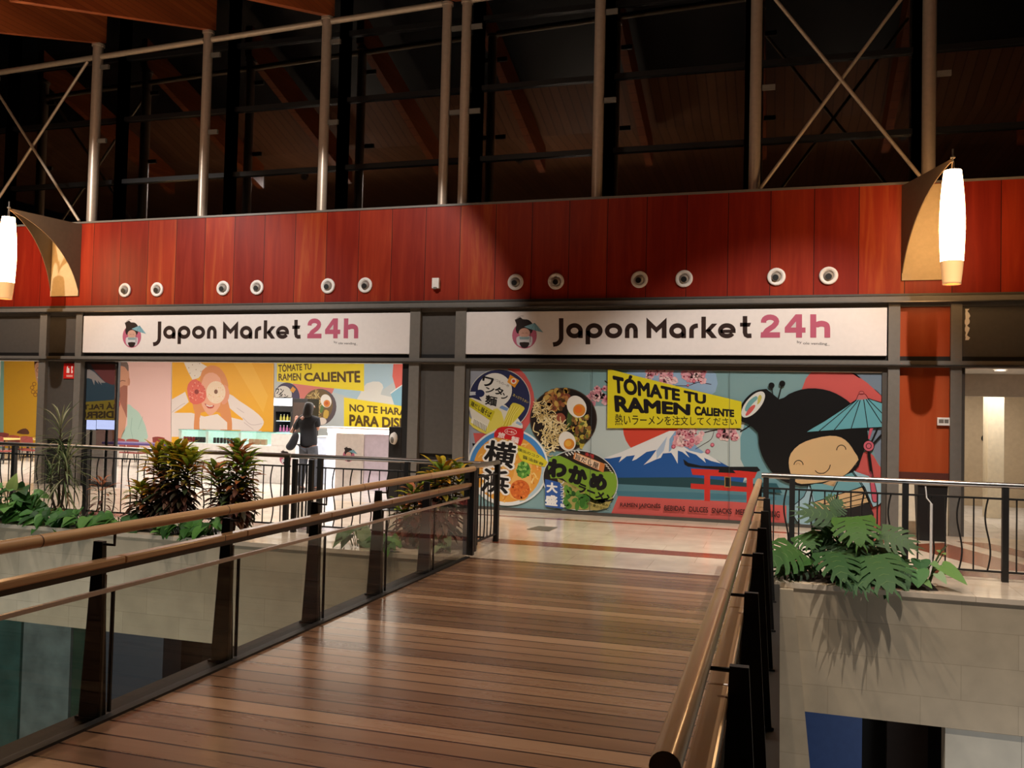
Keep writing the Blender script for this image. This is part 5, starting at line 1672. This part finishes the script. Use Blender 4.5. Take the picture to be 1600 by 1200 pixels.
# corridor fittings
t = thing('downlight', 'round bright downlight in the corridor ceiling', 'downlight', (2.98, 14.5, 2.432))
cdl = atY(1563, 573, 14.5)
t.location = (cdl.x, 14.5, 2.431)
MB().lathe([(0.09, 0.0), (0.095, -0.012), (0.075, -0.014)], (cdl.x, 14.5, 2.431), n=24, cap=False).build('ring', M['white'], t)
MB().lathe([(0.075, -0.008), (0.074, -0.006)], (cdl.x, 14.5, 2.431), n=24).build('lens', M['spotglow'], t)
p = atY(1540, 685, 19.55)
t = thing('alarm_bell', 'round black alarm bell on the beige corridor wall', 'alarm bell', (p.x, 19.6, p.z))
MB().lathe([(0.07, 0), (0.065, -0.04), (0.02, -0.05)], (p.x, 19.598, p.z), 'Y', 20).build('dome', M['black'], t)
MB().rbox(p.x - 0.04, p.x + 0.05, 19.56, 19.6, p.z + 0.09, p.z + 0.22, 0.005).build('box', M['steel_dark'], t)

# ================================================================== THE PERSON IN THE SHOP
def skinned(name, verts, edges, mat, parent, sub=2, root=0):
    """limbs as a chain of joints with radii, grown into one smooth surface"""
    off = Vector(parent.location)
    me = bpy.data.meshes.new(name)
    me.from_pydata([tuple(Vector(v[:3]) - off) for v in verts], edges, [])
    o = bpy.data.objects.new(name, me)
    COL.objects.link(o)
    o.parent = parent
    o.modifiers.new('skin', 'SKIN').use_smooth_shade = True
    sk = me.skin_vertices[0].data
    for i, v in enumerate(verts):
        r = v[3]
        sk[i].radius = r if isinstance(r, tuple) else (r, r)
        sk[i].use_root = (i == root)
    md = o.modifiers.new('sub', 'SUBSURF')
    md.levels = sub
    md.render_levels = sub
    me.materials.append(mat)
    return o

PX, PYY = -8.83, 15.5
person = thing('person', 'person in black top and grey jeans, seen from behind, hands raised', 'person', (PX, PYY, 0))
eL, eR = atY(455.5, 676, PYY + 0.06), atY(496, 672, PYY + 0.06)
hL, hR = atY(461, 661, PYY + 0.28), atY(484, 651, PYY + 0.28)
aL, aR = Vector((-8.97, PYY - 0.03, 0.09)), Vector((-8.68, PYY + 0.02, 0.09))
body = [
    (PX, PYY, 0.94, (0.15, 0.11)), (PX, PYY, 1.08, (0.135, 0.10)), (PX - 0.01, PYY + 0.01, 1.25, (0.16, 0.11)), (PX - 0.015, PYY + 0.02, 1.40, (0.13, 0.09)), (PX - 0.02, PYY + 0.03, 1.49, 0.055), (PX - 0.02, PYY + 0.05, 1.56, 0.055), (PX - 0.02, PYY + 0.06, 1.64, (0.078, 0.10)), (PX - 0.02, PYY + 0.06, 1.71, (0.07, 0.09)),
    (PX - 0.19, PYY + 0.02, 1.41, 0.062), (eL.x, eL.y, eL.z, 0.043), (hL.x, hL.y, hL.z - 0.02, 0.028), (hL.x + 0.005, hL.y + 0.02, hL.z + 0.05, (0.036, 0.016)),
    (PX + 0.15, PYY + 0.02, 1.41, 0.062), (eR.x, eR.y, eR.z, 0.043), (hR.x, hR.y, hR.z - 0.02, 0.028), (hR.x - 0.005, hR.y + 0.02, hR.z + 0.05, (0.036, 0.016)),
    (PX - 0.09, PYY, 0.86, 0.095), (PX - 0.12, PYY + 0.02, 0.50, 0.06), (aL.x, aL.y, aL.z, 0.042), (aL.x, aL.y + 0.15, 0.045, 0.04),
    (PX + 0.09, PYY, 0.86, 0.095), (PX + 0.13, PYY + 0.04, 0.50, 0.06), (aR.x, aR.y, aR.z, 0.042), (aR.x, aR.y + 0.15, 0.045, 0.04),
]
edges = [(0, 1), (1, 2), (2, 3), (3, 4), (4, 5), (5, 6), (6, 7), (3, 8), (8, 9), (9, 10), (10, 11), (3, 12), (12, 13), (13, 14), (14, 15), (0, 16), (16, 17), (17, 18), (18, 19), (0, 20), (20, 21), (21, 22), (22, 23)]
for hv, sgn in ((11, -1), (15, 1)):
    hx, hy, hz = body[hv][:3]
    for k_, (dx, ln) in enumerate(((-0.027, 0.062), (-0.009, 0.074), (0.009, 0.070), (0.027, 0.054))):
        n = len(body)
        body += [(hx + dx, hy + 0.012, hz + 0.035, 0.0085), (hx + dx * 1.15, hy + 0.03, hz + 0.035 + ln * 0.55, 0.008), (hx + dx * 1.2, hy + 0.055, hz + 0.035 + ln * 0.85, 0.0065)]
        edges += [(hv, n), (n, n + 1), (n + 1, n + 2)]
    n = len(body)
    body += [(hx - sgn * 0.042, hy + 0.02, hz - 0.005, 0.0095), (hx - sgn * 0.052, hy + 0.045, hz + 0.025, 0.008)]
    edges += [(hv, n), (n, n + 1)]
skinned('body', body, edges, M['skin'], person)
top = [(PX, PYY, 0.83, (0.205, 0.15)), (PX, PYY, 0.98, (0.185, 0.14)), (PX - 0.01, PYY + 0.01, 1.24, (0.19, 0.14)), (PX - 0.015, PYY + 0.02, 1.41, (0.145, 0.105)), (PX - 0.02, PYY + 0.03, 1.485, 0.075),
       (PX - 0.19, PYY + 0.02, 1.40, 0.085), ((PX - 0.19) * 0.25 + eL.x * 0.75, eL.y, 1.40 * 0.25 + eL.z * 0.75, 0.07), (PX + 0.15, PYY + 0.02, 1.40, 0.085), ((PX + 0.15) * 0.25 + eR.x * 0.75, eR.y, 1.40 * 0.25 + eR.z * 0.75, 0.07)]
skinned('top', top, [(0, 1), (1, 2), (2, 3), (3, 4), (3, 5), (5, 6), (3, 7), (7, 8)], M['jacket'], person)
jeans = [(PX, PYY, 0.97, (0.165, 0.125)), (PX - 0.09, PYY, 0.84, 0.115), (PX - 0.12, PYY + 0.02, 0.50, 0.083), (aL.x, aL.y, 0.07, 0.072), (PX + 0.09, PYY, 0.84, 0.115), (PX + 0.13, PYY + 0.04, 0.50, 0.083), (aR.x, aR.y, 0.07, 0.072)]
skinned('jeans', jeans, [(0, 1), (1, 2), (2, 3), (0, 4), (4, 5), (5, 6)], M['jeans'], person)
for a in (aL, aR):
    skinned('shoe', [(a.x, a.y - 0.05, 0.04, 0.04), (a.x, a.y + 0.06, 0.042, 0.045), (a.x, a.y + 0.18, 0.032, 0.036)], [(0, 1), (1, 2)], M['shoe'], person)
skinned('hair', [(PX - 0.02, PYY + 0.04, 1.74, 0.085), (PX - 0.02, PYY + 0.01, 1.66, (0.11, 0.10)), (PX - 0.02, PYY - 0.035, 1.55, (0.115, 0.07)), (PX - 0.02, PYY - 0.07, 1.42, (0.10, 0.045))], [(0, 1), (1, 2), (2, 3)], M['hair'], person)
# face on the far side: nose, ears
skinned('ear', [(PX - 0.105, PYY + 0.07, 1.63, 0.016), (PX - 0.108, PYY + 0.065, 1.66, 0.018)], [(0, 1)], M['skin'], person, 1)
skinned('ear', [(PX + 0.065, PYY + 0.07, 1.63, 0.016), (PX + 0.068, PYY + 0.065, 1.66, 0.018)], [(0, 1)], M['skin'], person, 1)
skinned('nose', [(PX - 0.02, PYY + 0.15, 1.66, 0.012), (PX - 0.02, PYY + 0.175, 1.625, 0.016)], [(0, 1)], M['skin'], person, 1)
for dx in (-0.035, 0.035):
    MB().lathe([(0.0, 0.0), (0.013, 0.004), (0.0, 0.014)], (PX - 0.02 + dx, PYY + 0.142, 1.665), 'Y', 12).build('eye', M['white'], person)
MB().rbox(PX - 0.045, PX + 0.005, PYY + 0.14, PYY + 0.15, 1.585, 1.597, 0.003).build('mouth', plain('lip', (170, 86, 80), 0.5), person)
bag = thing('shoulder_bag', 'black shoulder bag hanging at the left hip of the person', 'bag', (-9.18, PYY - 0.06, 0.7))
skinned('bag_body', [(-9.0, PYY - 0.17, 1.16, (0.09, 0.06)), (-9.03, PYY - 0.18, 1.02, (0.14, 0.08)), (-9.09, PYY - 0.18, 0.90, (0.18, 0.09)), (-9.17, PYY - 0.18, 0.82, (0.17, 0.09))], [(0, 1), (1, 2), (2, 3)], M['jacket'], bag)
MB().tube([(-9.10, PYY - 0.16, 1.05), (-9.04, PYY - 0.17, 1.25), (-8.98, PYY - 0.12, 1.44), (-8.96, PYY - 0.0, 1.50)], 0.012, 8).build('strap', M['black'], bag)

# ================================================================== PLANTS
def mix(a, b, t):
    return [a[i] + (b[i] - a[i]) * t for i in range(3)]

def frame_of(d, up=Vector((0, 0, 1))):
    d = d.normalized()
    s = d.cross(up)
    if s.length < 1e-3:
        s = Vector((1, 0, 0))
    s.normalize()
    n = s.cross(d).normalized()
    return d, s, n

def strip_leaf(mb, base, d, up, L, W, bend, col, nseg=6, fold=0.12, tipc=None, prof=None):
    """a lance-shaped leaf that bends towards the ground"""
    d, s, n = frame_of(d, up)
    p = Vector(base)
    ang = 0.0
    rows = []
    for i in range(nseg + 1):
        t = i / nseg
        w = W * (math.sin(PI * min(1, (0.06 + 0.94 * t))) ** 0.75) if prof is None else W * prof(t)
        dd = d * math.cos(ang) - n * math.sin(ang)
        nn = n * math.cos(ang) + d * math.sin(ang)
        rows.append((p + s * w * 0.5 + nn * w * fold, p.copy(), p - s * w * 0.5 + nn * w * fold))
        p = p + dd * (L / nseg)
        ang += bend / nseg
    vs_ = [q for r in rows for q in r]
    for i in range(nseg):
        c = col if tipc is None else mix(col, tipc, i / (nseg - 1))
        mb.add([*rows[i], *rows[i + 1]], [(0, 1, 4, 3), (1, 2, 5, 4)], c, smooth=False)

HEART = [(0.0, 0.10), (-0.10, 0.30), (-0.06, 0.46), (0.08, 0.53), (0.28, 0.50), (0.50, 0.40), (0.72, 0.25), (0.90, 0.10), (1.0, 0.0)]
def heart_leaf(mb, base, d, up, L, W, bend, col, fold=0.16, vein=None):
    d, s, n = frame_of(d, up)
    mid, l, r = [], [], []
    def pt(u, w):
        a = bend * max(u, 0) * 0.5
        return Vector(base) + d * (u * L * math.cos(a)) - n * (u * L * math.sin(a)) + s * (w * W) + n * (abs(w) * W * fold)
    for u, w in HEART:
        mid.append(pt(max(u, 0.0), 0)); l.append(pt(u, w)); r.append(pt(u, -w))
    k_ = len(HEART)
    vs_ = mid + l + r
    fs = []
    for i in range(k_ - 1):
        fs += [(i, i + 1, k_ + i + 1, k_ + i), (i, 2 * k_ + i, 2 * k_ + i + 1, i + 1)]
    mb.add(vs_, fs, col)
    if vein:
        mb.add([pt(0, 0.018) + n * 0.002, pt(0, -0.018) + n * 0.002, pt(0.9, -0.004) + n * 0.002, pt(0.9, 0.004) + n * 0.002], [(0, 1, 2, 3)], vein)

def split_leaf(mb, base, d, up, L, W, bend, col, vein, nl=6, fold=0.10):
    """big lobed leaf with slots between the lobes"""
    d, s, n = frame_of(d, up)
    def half(u):
        return 0.5 * math.sin(PI * (0.12 + 0.86 * u) ** 0.85) ** 0.7 if u < 0.999 else 0.0
    def pt(u, w, lift=0.0):
        a = bend * max(u, 0) * 0.5
        return Vector(base) + d * (u * L * math.cos(a)) - n * (u * L * math.sin(a)) + s * (w * W) + n * (abs(w) * W * fold - w * w * W * 0.35 + lift)
    for sg in (1, -1):
        # inner web
        k_ = 9
        a = [pt(i / k_, 0) for i in range(k_ + 1)]
        b = [pt(i / k_ - 0.02 * (i == 0), sg * half(i / k_) * 0.42) for i in range(k_ + 1)]
        mb.add(a + b, [(i, i + 1, k_ + 1 + i + 1, k_ + 1 + i) for i in range(k_)], col)
        # lobes
        for j in range(nl):
            u0 = (j + 0.03) / nl
            u1 = (j + 0.80) / nl
            sh = 0.16 + 0.04 * j / nl
            row_in = [(u0, half(u0) * 0.40), (u1, half(u1) * 0.40)]
            m0, m1 = u0 + sh * 0.4 - 0.10 * (j == 0), u1 + sh * 0.55
            o0, o1 = u0 + sh * 0.85 - 0.22 * (j == 0), u1 + sh
            um = min((u0 + u1) / 2 + sh * 0.6, 0.98)
            hw = max(half(min(um, 0.97)), 0.10)
            P = [pt(row_in[0][0], sg * row_in[0][1]), pt(row_in[1][0], sg * row_in[1][1]),
                 pt(m1, sg * hw * 0.78), pt(o1, sg * hw * 0.97), pt((o0 + o1) / 2 - 0.01, sg * hw * 1.05), pt(o0, sg * hw * 0.93), pt(m0, sg * hw * 0.72)]
            mb.add(P, [(0, 1, 2, 6), (6, 2, 3, 5), (5, 3, 4)], col)
        for j in range(nl):
            u = (j + 0.35) / nl
            hw = half(min(u + 0.1, 0.97))
            e = u + 0.13
            mb.add([pt(u, 0, 0.003), pt(u + 0.018, 0, 0.003), pt(e, sg * hw * 0.85, 0.003)], [(0, 1, 2)], vein)
    mb.add([pt(0, 0.012, 0.003), pt(0, -0.012, 0.003), pt(0.95, -0.004, 0.003), pt(0.95, 0.004, 0.003)], [(0, 1, 2, 3)], vein)

GR = lambda r, g_, b: [v for v in lin((r, g_, b))]

def croton(label, base, heads, L, seed, tones=('yg',), n_per=46, W=0.075):
    """heads: (dx, dy, height, radius); old leaves below, bright young leaves on top"""
    random.seed(seed)
    t = thing('croton_plant', label, 'plant', base, 'crotons in the planters')
    b = Vector(base)
    st, fo = MB(), MB()
    n_per = int(n_per * 2.1)
    for hx, hy, h, rad in heads:
        top_ = b + Vector((hx, hy, h))
        mid_ = b + Vector((hx * 0.6, hy * 0.6, h * 0.5))
        st.tube([b, mid_, top_], [0.016, 0.013, 0.008], 8)
        for i in range(n_per):
            q = (i + random.random()) / n_per
            f = 0.22 + 0.78 * q
            pos = b.lerp(mid_, f / 0.5) if f < 0.5 else mid_.lerp(top_, (f - 0.5) / 0.5)
            az = i * 2.399 + random.uniform(-0.3, 0.3)
            el = -0.25 + 1.25 * q ** 1.6 + random.uniform(-0.15, 0.15)
            d = Vector((math.cos(az) * math.cos(el), math.sin(az) * math.cos(el), math.sin(el)))
            pos = pos + Vector((math.cos(az), math.sin(az), 0)) * random.uniform(0.0, 0.09)
            l = L * random.uniform(0.75, 1.15) * (1.0 if q < 0.85 else 0.85) * rad
            if q < 0.50:
                c = random.choice([GR(62, 54, 36), GR(84, 50, 40), GR(98, 62, 46), GR(52, 64, 36), GR(118, 82, 62)])
                tip = None
            elif q < 0.68:
                c = random.choice([GR(70, 84, 34), GR(110, 70, 36), GR(86, 60, 34), GR(60, 80, 36)])
                tip = random.choice([GR(150, 130, 44), GR(160, 90, 50), None])
            else:
                tone = random.choice(tones)
                if tone == 'yg':
                    c, tip = GR(104, 128, 36), random.choice([GR(206, 196, 56), GR(170, 184, 56), GR(214, 180, 50)])
                elif tone == 'or':
                    c, tip = GR(176, 130, 40), random.choice([GR(222, 160, 50), GR(214, 120, 50), GR(226, 196, 60)])
                elif tone == 'rd':
                    c, tip = GR(150, 84, 54), GR(206, 130, 84)
                else:
                    c, tip = GR(70, 110, 42), GR(150, 170, 60)
            strip_leaf(fo, pos, d, Vector((0, 0, 1)), l, W * random.uniform(0.8, 1.2), random.uniform(0.5, 1.2), c, 5, 0.16, tip)
    st.build('stem', M['bark'], t)
    fo.build('foliage', M['leaf'], t)
    return t

def leafy(label, base, n, spread, hgt, L, seed, cols, name='pothos_plant', droop=0.5, front=0.0, group=None):
    random.seed(seed)
    t = thing(name, label, 'plant', base, group)
    b = Vector(base)
    st, fo = MB(), MB()
    for i in range(n):
        az = random.uniform(0, 2 * PI)
        r_ = math.sqrt(random.random())
        p = b + Vector((spread[0] * r_ * math.cos(az), spread[1] * r_ * math.sin(az) - front * random.random(), hgt * (0.25 + 0.75 * random.random()) * (1.1 - 0.55 * r_)))
        root = b + Vector((spread[0] * 0.6 * r_ * math.cos(az), spread[1] * 0.5 * r_ * math.sin(az), 0.0))
        st.tube([root, (root + p) / 2 + Vector((0, 0, 0.05)), p], 0.005, 6)
        d = Vector((math.cos(az) * 0.8 + random.uniform(-0.4, 0.4), math.sin(az) * 0.7 - 0.55 + random.uniform(-0.3, 0.3), random.uniform(-0.55, 0.15)))
        l = L * random.uniform(0.75, 1.2)
        up = Vector((random.uniform(-0.3, 0.3), -0.7, 1.0))
        heart_leaf(fo, p, d, up, l, l * random.uniform(0.62, 0.8), droop + random.uniform(0, 0.5), random.choice(cols), 0.14, None)
    st.build('stem', M['stem'], t)
    fo.build('foliage', M['leaf'], t)
    return t

DG = [GR(56, 100, 44), GR(70, 118, 52), GR(88, 138, 64), GR(46, 82, 38), GR(102, 150, 72)]
PG = [GR(96, 122, 84), GR(116, 140, 100), GR(84, 112, 76), GR(140, 158, 118)]
# soil beds behind the coping
for nm, xa, xb, lb in (('left', -18.4, -6.95, 'dark soil of the left planter behind the coping'), ('right', 0.12, 1.5, 'dark soil of the right planter behind the coping')):
    g = MB()
    random.seed(5)
    nx, ny = int((xb - xa) / 0.12), 5
    vs_ = [(xa + (xb - xa) * i / nx, 9.53 + 0.62 * j / ny, 0.004 + (random.uniform(0.0, 0.035) if 0 < j < ny and 0 < i < nx else 0)) for i in range(nx + 1) for j in range(ny + 1)]
    fs = [(i * (ny + 1) + j, (i + 1) * (ny + 1) + j, (i + 1) * (ny + 1) + j + 1, i * (ny + 1) + j + 1) for i in range(nx) for j in range(ny)]
    o = g.add(vs_, fs).build('planter_soil', M['soil'])
    tag(o, lb, 'soil', None, 'stuff')
def gp(x, y, Y=9.82):
    p = atY(x, y, Y)
    return Vector((p.x, Y, 0.01))
# left planter
b = gp(268, 815)
croton('large twin-headed croton with yellow tips, middle of the left planter', b, [(-0.28, 0.02, 1.0, 1.0), (-0.08, 0.07, 1.06, 1.0), (0.12, 0.0, 1.04, 1.0), (0.30, -0.04, 0.96, 0.95)], 0.27, 11, ('yg', 'yg', 'or'), 56)
b = gp(365, 818)
croton('tall dark croton at the right end of the left planter', b, [(0.0, 0.04, 1.12, 1.0), (-0.26, -0.02, 0.80, 0.95), (0.16, -0.05, 1.0, 0.95), (0.08, 0.0, 0.6, 0.9)], 0.26, 12, ('gr', 'yg', 'rd'), 54)
b = gp(228, 820)
croton('short orange-yellow croton before the twin-headed croton', b, [(-0.05, -0.05, 0.55, 1.0), (0.12, -0.03, 0.50, 0.9)], 0.24, 13, ('or', 'yg'), 40)
b = gp(158, 815)
croton('small reddish croton between the grassy plant and the orange croton', b, [(0, 0, 0.60, 0.85)], 0.2, 14, ('rd',), 22, 0.035)
b = Vector((atY(690, 760, 9.95).x, 9.95, 0.01))
croton('croton with tall yellow tips behind the left bridge railing', b, [(0.0, 0.0, 0.98, 1.1), (0.22, 0.08, 0.95, 0.9), (-0.12, 0.03, 0.84, 0.9)], 0.25, 15, ('or', 'yg', 'gr'), 40)
b = Vector((atY(648, 790, 9.9).x, 9.9, 0.01))
croton('low green and orange croton seen through the left bridge railing', b, [(0.0, 0.0, 0.66, 1.0), (0.2, 0.0, 0.62, 0.9), (-0.16, 0.02, 0.52, 0.8)], 0.22, 16, ('yg', 'rd', 'gr'), 34)
# grassy tall plant
def grassy(label, base, heads, seed):
    random.seed(seed)
    t = thing('dracaena_plant', label, 'plant', base)
    b = Vector(base)
    st, fo = MB(), MB()
    for hx, h, n, L in heads:
        top_ = b + Vector((hx, 0.03, h))
        st.tube([b, b + Vector((hx * 0.8, 0.02, h * 0.5)), top_], [0.02, 0.016, 0.011], 8)
        for i in range(n):
            q = i / n
            az = i * 2.399 + random.uniform(-0.3, 0.3)
            el = -0.55 + 1.9 * q + random.uniform(-0.2, 0.2)
            el = min(el, 1.35)
            d = Vector((math.cos(az) * math.cos(el), math.sin(az) * math.cos(el), math.sin(el)))
            pos = b.lerp(top_, 0.62 + 0.38 * q)
            strip_leaf(fo, pos, d, Vector((0, 0, 1)), L * random.uniform(0.8, 1.15), 0.022, random.uniform(0.4, 1.3), random.choice([GR(88, 104, 62), GR(112, 124, 78), GR(70, 88, 50), GR(132, 140, 96), GR(150, 146, 110)]), 6, 0.15)
    for i in range(9):
        az = random.uniform(0, 6.28)
        strip_leaf(fo, b + Vector((0.05 * math.cos(az), 0.03, random.uniform(0.2, 0.5))), Vector((math.cos(az), math.sin(az) * 0.5, -0.6)), Vector((0, 0, 1)), 0.42, 0.024, 0.5, random.choice([GR(190, 160, 120), GR(160, 130, 96), GR(120, 124, 80)]), 6)
    st.build('stem', M['bark'], t)
    fo.build('foliage', M['leaf'], t)
grassy('tall grassy plant with narrow arching leaves before the left column', gp(92, 812, 9.85), [(-0.06, 1.32, 46, 0.46), (0.06, 0.86, 60, 0.50), (-0.2, 0.66, 26, 0.36)], 21)
# broad leaves
leafy('broad-leaved plant with one pale new leaf at the left edge', gp(20, 810, 9.75), 48, (0.46, 0.24), 0.56, 0.26, 31, DG, 'philodendron_plant', front=0.12)
random.seed(8)
g = MB()
p = atY(20, 766, 9.65)
heart_leaf(g, p + Vector((0, 0, 0.02)), Vector((0.05, 0.1, 0.9)), Vector((0, -1, 0.2)), 0.22, 0.2, 0.2, GR(150, 172, 96), 0.25)
philo = [o for o in bpy.data.objects if o.name == 'philodendron_plant'][0]
g.build('new_leaf', M['leaf'], philo)
for i, (px, py, n, sx, lb) in enumerate(((78, 820, 22, 0.34, 'low pothos under the tall grassy plant'), (135, 822, 26, 0.34, 'low pothos spilling over the coping below the small reddish croton'), (190, 824, 22, 0.3, 'low pothos left of the orange-yellow croton'),
                                         (285, 826, 24, 0.34, 'low pothos under the large twin-headed croton'), (335, 828, 18, 0.26, 'low pothos before the tall dark croton'))):
    leafy(lb, gp(px, py, 9.62), n, (sx, 0.12), 0.24, 0.23, 40 + i, DG, 'pothos_plant', 0.6, 0.12, 'pothos in the left planter')
leafy('pale-leaved plant seen through the glass below the order counter', gp(562, 846, 9.62), 9, (0.16, 0.08), 0.34, 0.22, 51, PG, 'pothos_plant', 0.7, 0.08)
leafy('trailing green plant hanging over the edge behind the bridge glass', gp(606, 850, 9.58), 26, (0.2, 0.08), 0.25, 0.13, 52, DG + PG[:1], 'pothos_plant', 0.9, 0.2)
leafy('small pale plant beside the left bridge end', gp(690, 850, 9.7), 10, (0.22, 0.1), 0.22, 0.14, 53, PG, 'pothos_plant', 0.7, 0.06)

# right planter: monstera
cR = frame_tf(1180, 760, 4.706)
def lp(x, y, Y):
    return atY(*cR(x, y), Y)
mon = thing('monstera_plant', 'large monstera with split leaves hanging over the right stone wall', 'plant', (0.55, 9.85, 0.01))
st, fo = MB(), MB()
VE = GR(96, 126, 72)
root = Vector((0.50, 9.85, 0.01))
ML = [  # base x,y, tip x,y (crop frame), base Y, tip Y, width factor, tone, roll
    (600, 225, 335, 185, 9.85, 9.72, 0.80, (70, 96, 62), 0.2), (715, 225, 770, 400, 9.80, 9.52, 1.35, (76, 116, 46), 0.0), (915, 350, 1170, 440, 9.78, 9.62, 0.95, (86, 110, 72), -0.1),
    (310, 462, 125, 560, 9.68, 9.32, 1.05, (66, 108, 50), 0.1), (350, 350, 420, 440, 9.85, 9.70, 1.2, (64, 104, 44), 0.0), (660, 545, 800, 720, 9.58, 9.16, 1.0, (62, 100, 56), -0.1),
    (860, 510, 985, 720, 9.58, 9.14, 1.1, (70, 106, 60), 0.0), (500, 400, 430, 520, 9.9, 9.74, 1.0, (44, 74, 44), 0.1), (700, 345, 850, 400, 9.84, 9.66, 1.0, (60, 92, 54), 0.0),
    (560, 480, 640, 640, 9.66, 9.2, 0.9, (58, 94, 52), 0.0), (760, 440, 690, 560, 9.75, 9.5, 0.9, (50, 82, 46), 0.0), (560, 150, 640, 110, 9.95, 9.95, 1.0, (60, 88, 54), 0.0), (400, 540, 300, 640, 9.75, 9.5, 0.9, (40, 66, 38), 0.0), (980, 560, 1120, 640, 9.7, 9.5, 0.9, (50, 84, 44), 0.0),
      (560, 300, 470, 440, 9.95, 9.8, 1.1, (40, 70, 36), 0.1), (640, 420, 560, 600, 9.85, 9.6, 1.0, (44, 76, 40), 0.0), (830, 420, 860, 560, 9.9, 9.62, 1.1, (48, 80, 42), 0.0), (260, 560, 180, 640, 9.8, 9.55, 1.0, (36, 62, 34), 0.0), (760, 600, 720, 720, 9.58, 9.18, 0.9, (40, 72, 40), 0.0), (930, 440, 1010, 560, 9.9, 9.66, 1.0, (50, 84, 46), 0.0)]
for bx_, by_, tx, ty, Yb, Yt, wf, tone, rl in ML:
    a, c = lp(bx_, by_, Yb), lp(tx, ty, Yt)
    d = c - a
    L = d.length
    up = Vector((rl, -0.9, 0.9)) if abs(d.normalized().z) < 0.8 else Vector((rl, -1.0, 0.25))
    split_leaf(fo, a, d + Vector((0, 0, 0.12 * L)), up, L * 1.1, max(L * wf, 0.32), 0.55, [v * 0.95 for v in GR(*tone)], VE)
    k_ = root + Vector((0.25 * (a.x - root.x), 0.0, 0.0))
    st.tube([k_, k_.lerp(a, 0.5) + Vector((0, 0.03, 0.07)), a], 0.008, 8)
st.build('stem', M['stem'], mon)
fo.build('foliage', M['leaf'], mon)
pot = thing('philodendron_plant', 'bright heart-leaved plant right of the monstera', 'plant', (1.35, 9.75, 0.01))
st, fo = MB(), MB()
root = Vector((1.36, 9.75, 0.01))
for bx_, by_, tx, ty, Yb, Yt, wf, tone in ((1190, 610, 1200, 735, 9.6, 9.44, 1.0, (84, 132, 70)), (1215, 540, 1225, 625, 9.7, 9.6, 1.25, (54, 104, 48)), (1370, 580, 1556, 695, 9.72, 9.42, 0.42, (110, 150, 78)), (1090, 650, 1120, 790, 9.55, 9.36, 0.5, (70, 104, 60)),
                                          (1000, 690, 950, 820, 9.5, 9.34, 0.55, (44, 76, 40)), (1110, 540, 1010, 570, 9.7, 9.6, 0.5, (60, 96, 54)), (1300, 560, 1360, 600, 9.75, 9.65, 0.6, (120, 156, 96)), (1340, 640, 1410, 710, 9.6, 9.48, 0.6, (150, 176, 130)),
                                          (1240, 690, 1300, 740, 9.55, 9.42, 0.5, (110, 146, 84)), (1360, 480, 1330, 468, 9.8, 9.8, 0.8, (130, 160, 90)), (1372, 470, 1420, 425, 9.8, 9.8, 0.25, (60, 70, 40)), (1150, 640, 1090, 700, 9.6, 9.45, 0.6, (40, 70, 36)), (1385, 490, 1400, 500, 9.8, 9.75, 0.8, (120, 150, 80))):
    a, c = lp(bx_, by_, Yb), lp(tx, ty, Yt)
    d = c - a
    L = d.length
    up = Vector((0, -0.9, 0.8)) if abs(d.normalized().z) < 0.8 else Vector((0, -1, 0.2))
    heart_leaf(fo, a, d, up, L, L * wf, 0.3, GR(*tone), 0.12, GR(150, 176, 120))
    k_ = root + Vector((0.4 * (a.x - root.x), 0.0, 0.0))
    st.tube([k_, k_.lerp(a, 0.5) + Vector((0, 0.02, 0.04)), a], 0.006, 6)
st.build('stem', M['stem'], pot)
fo.build('foliage', M['leaf'], pot)
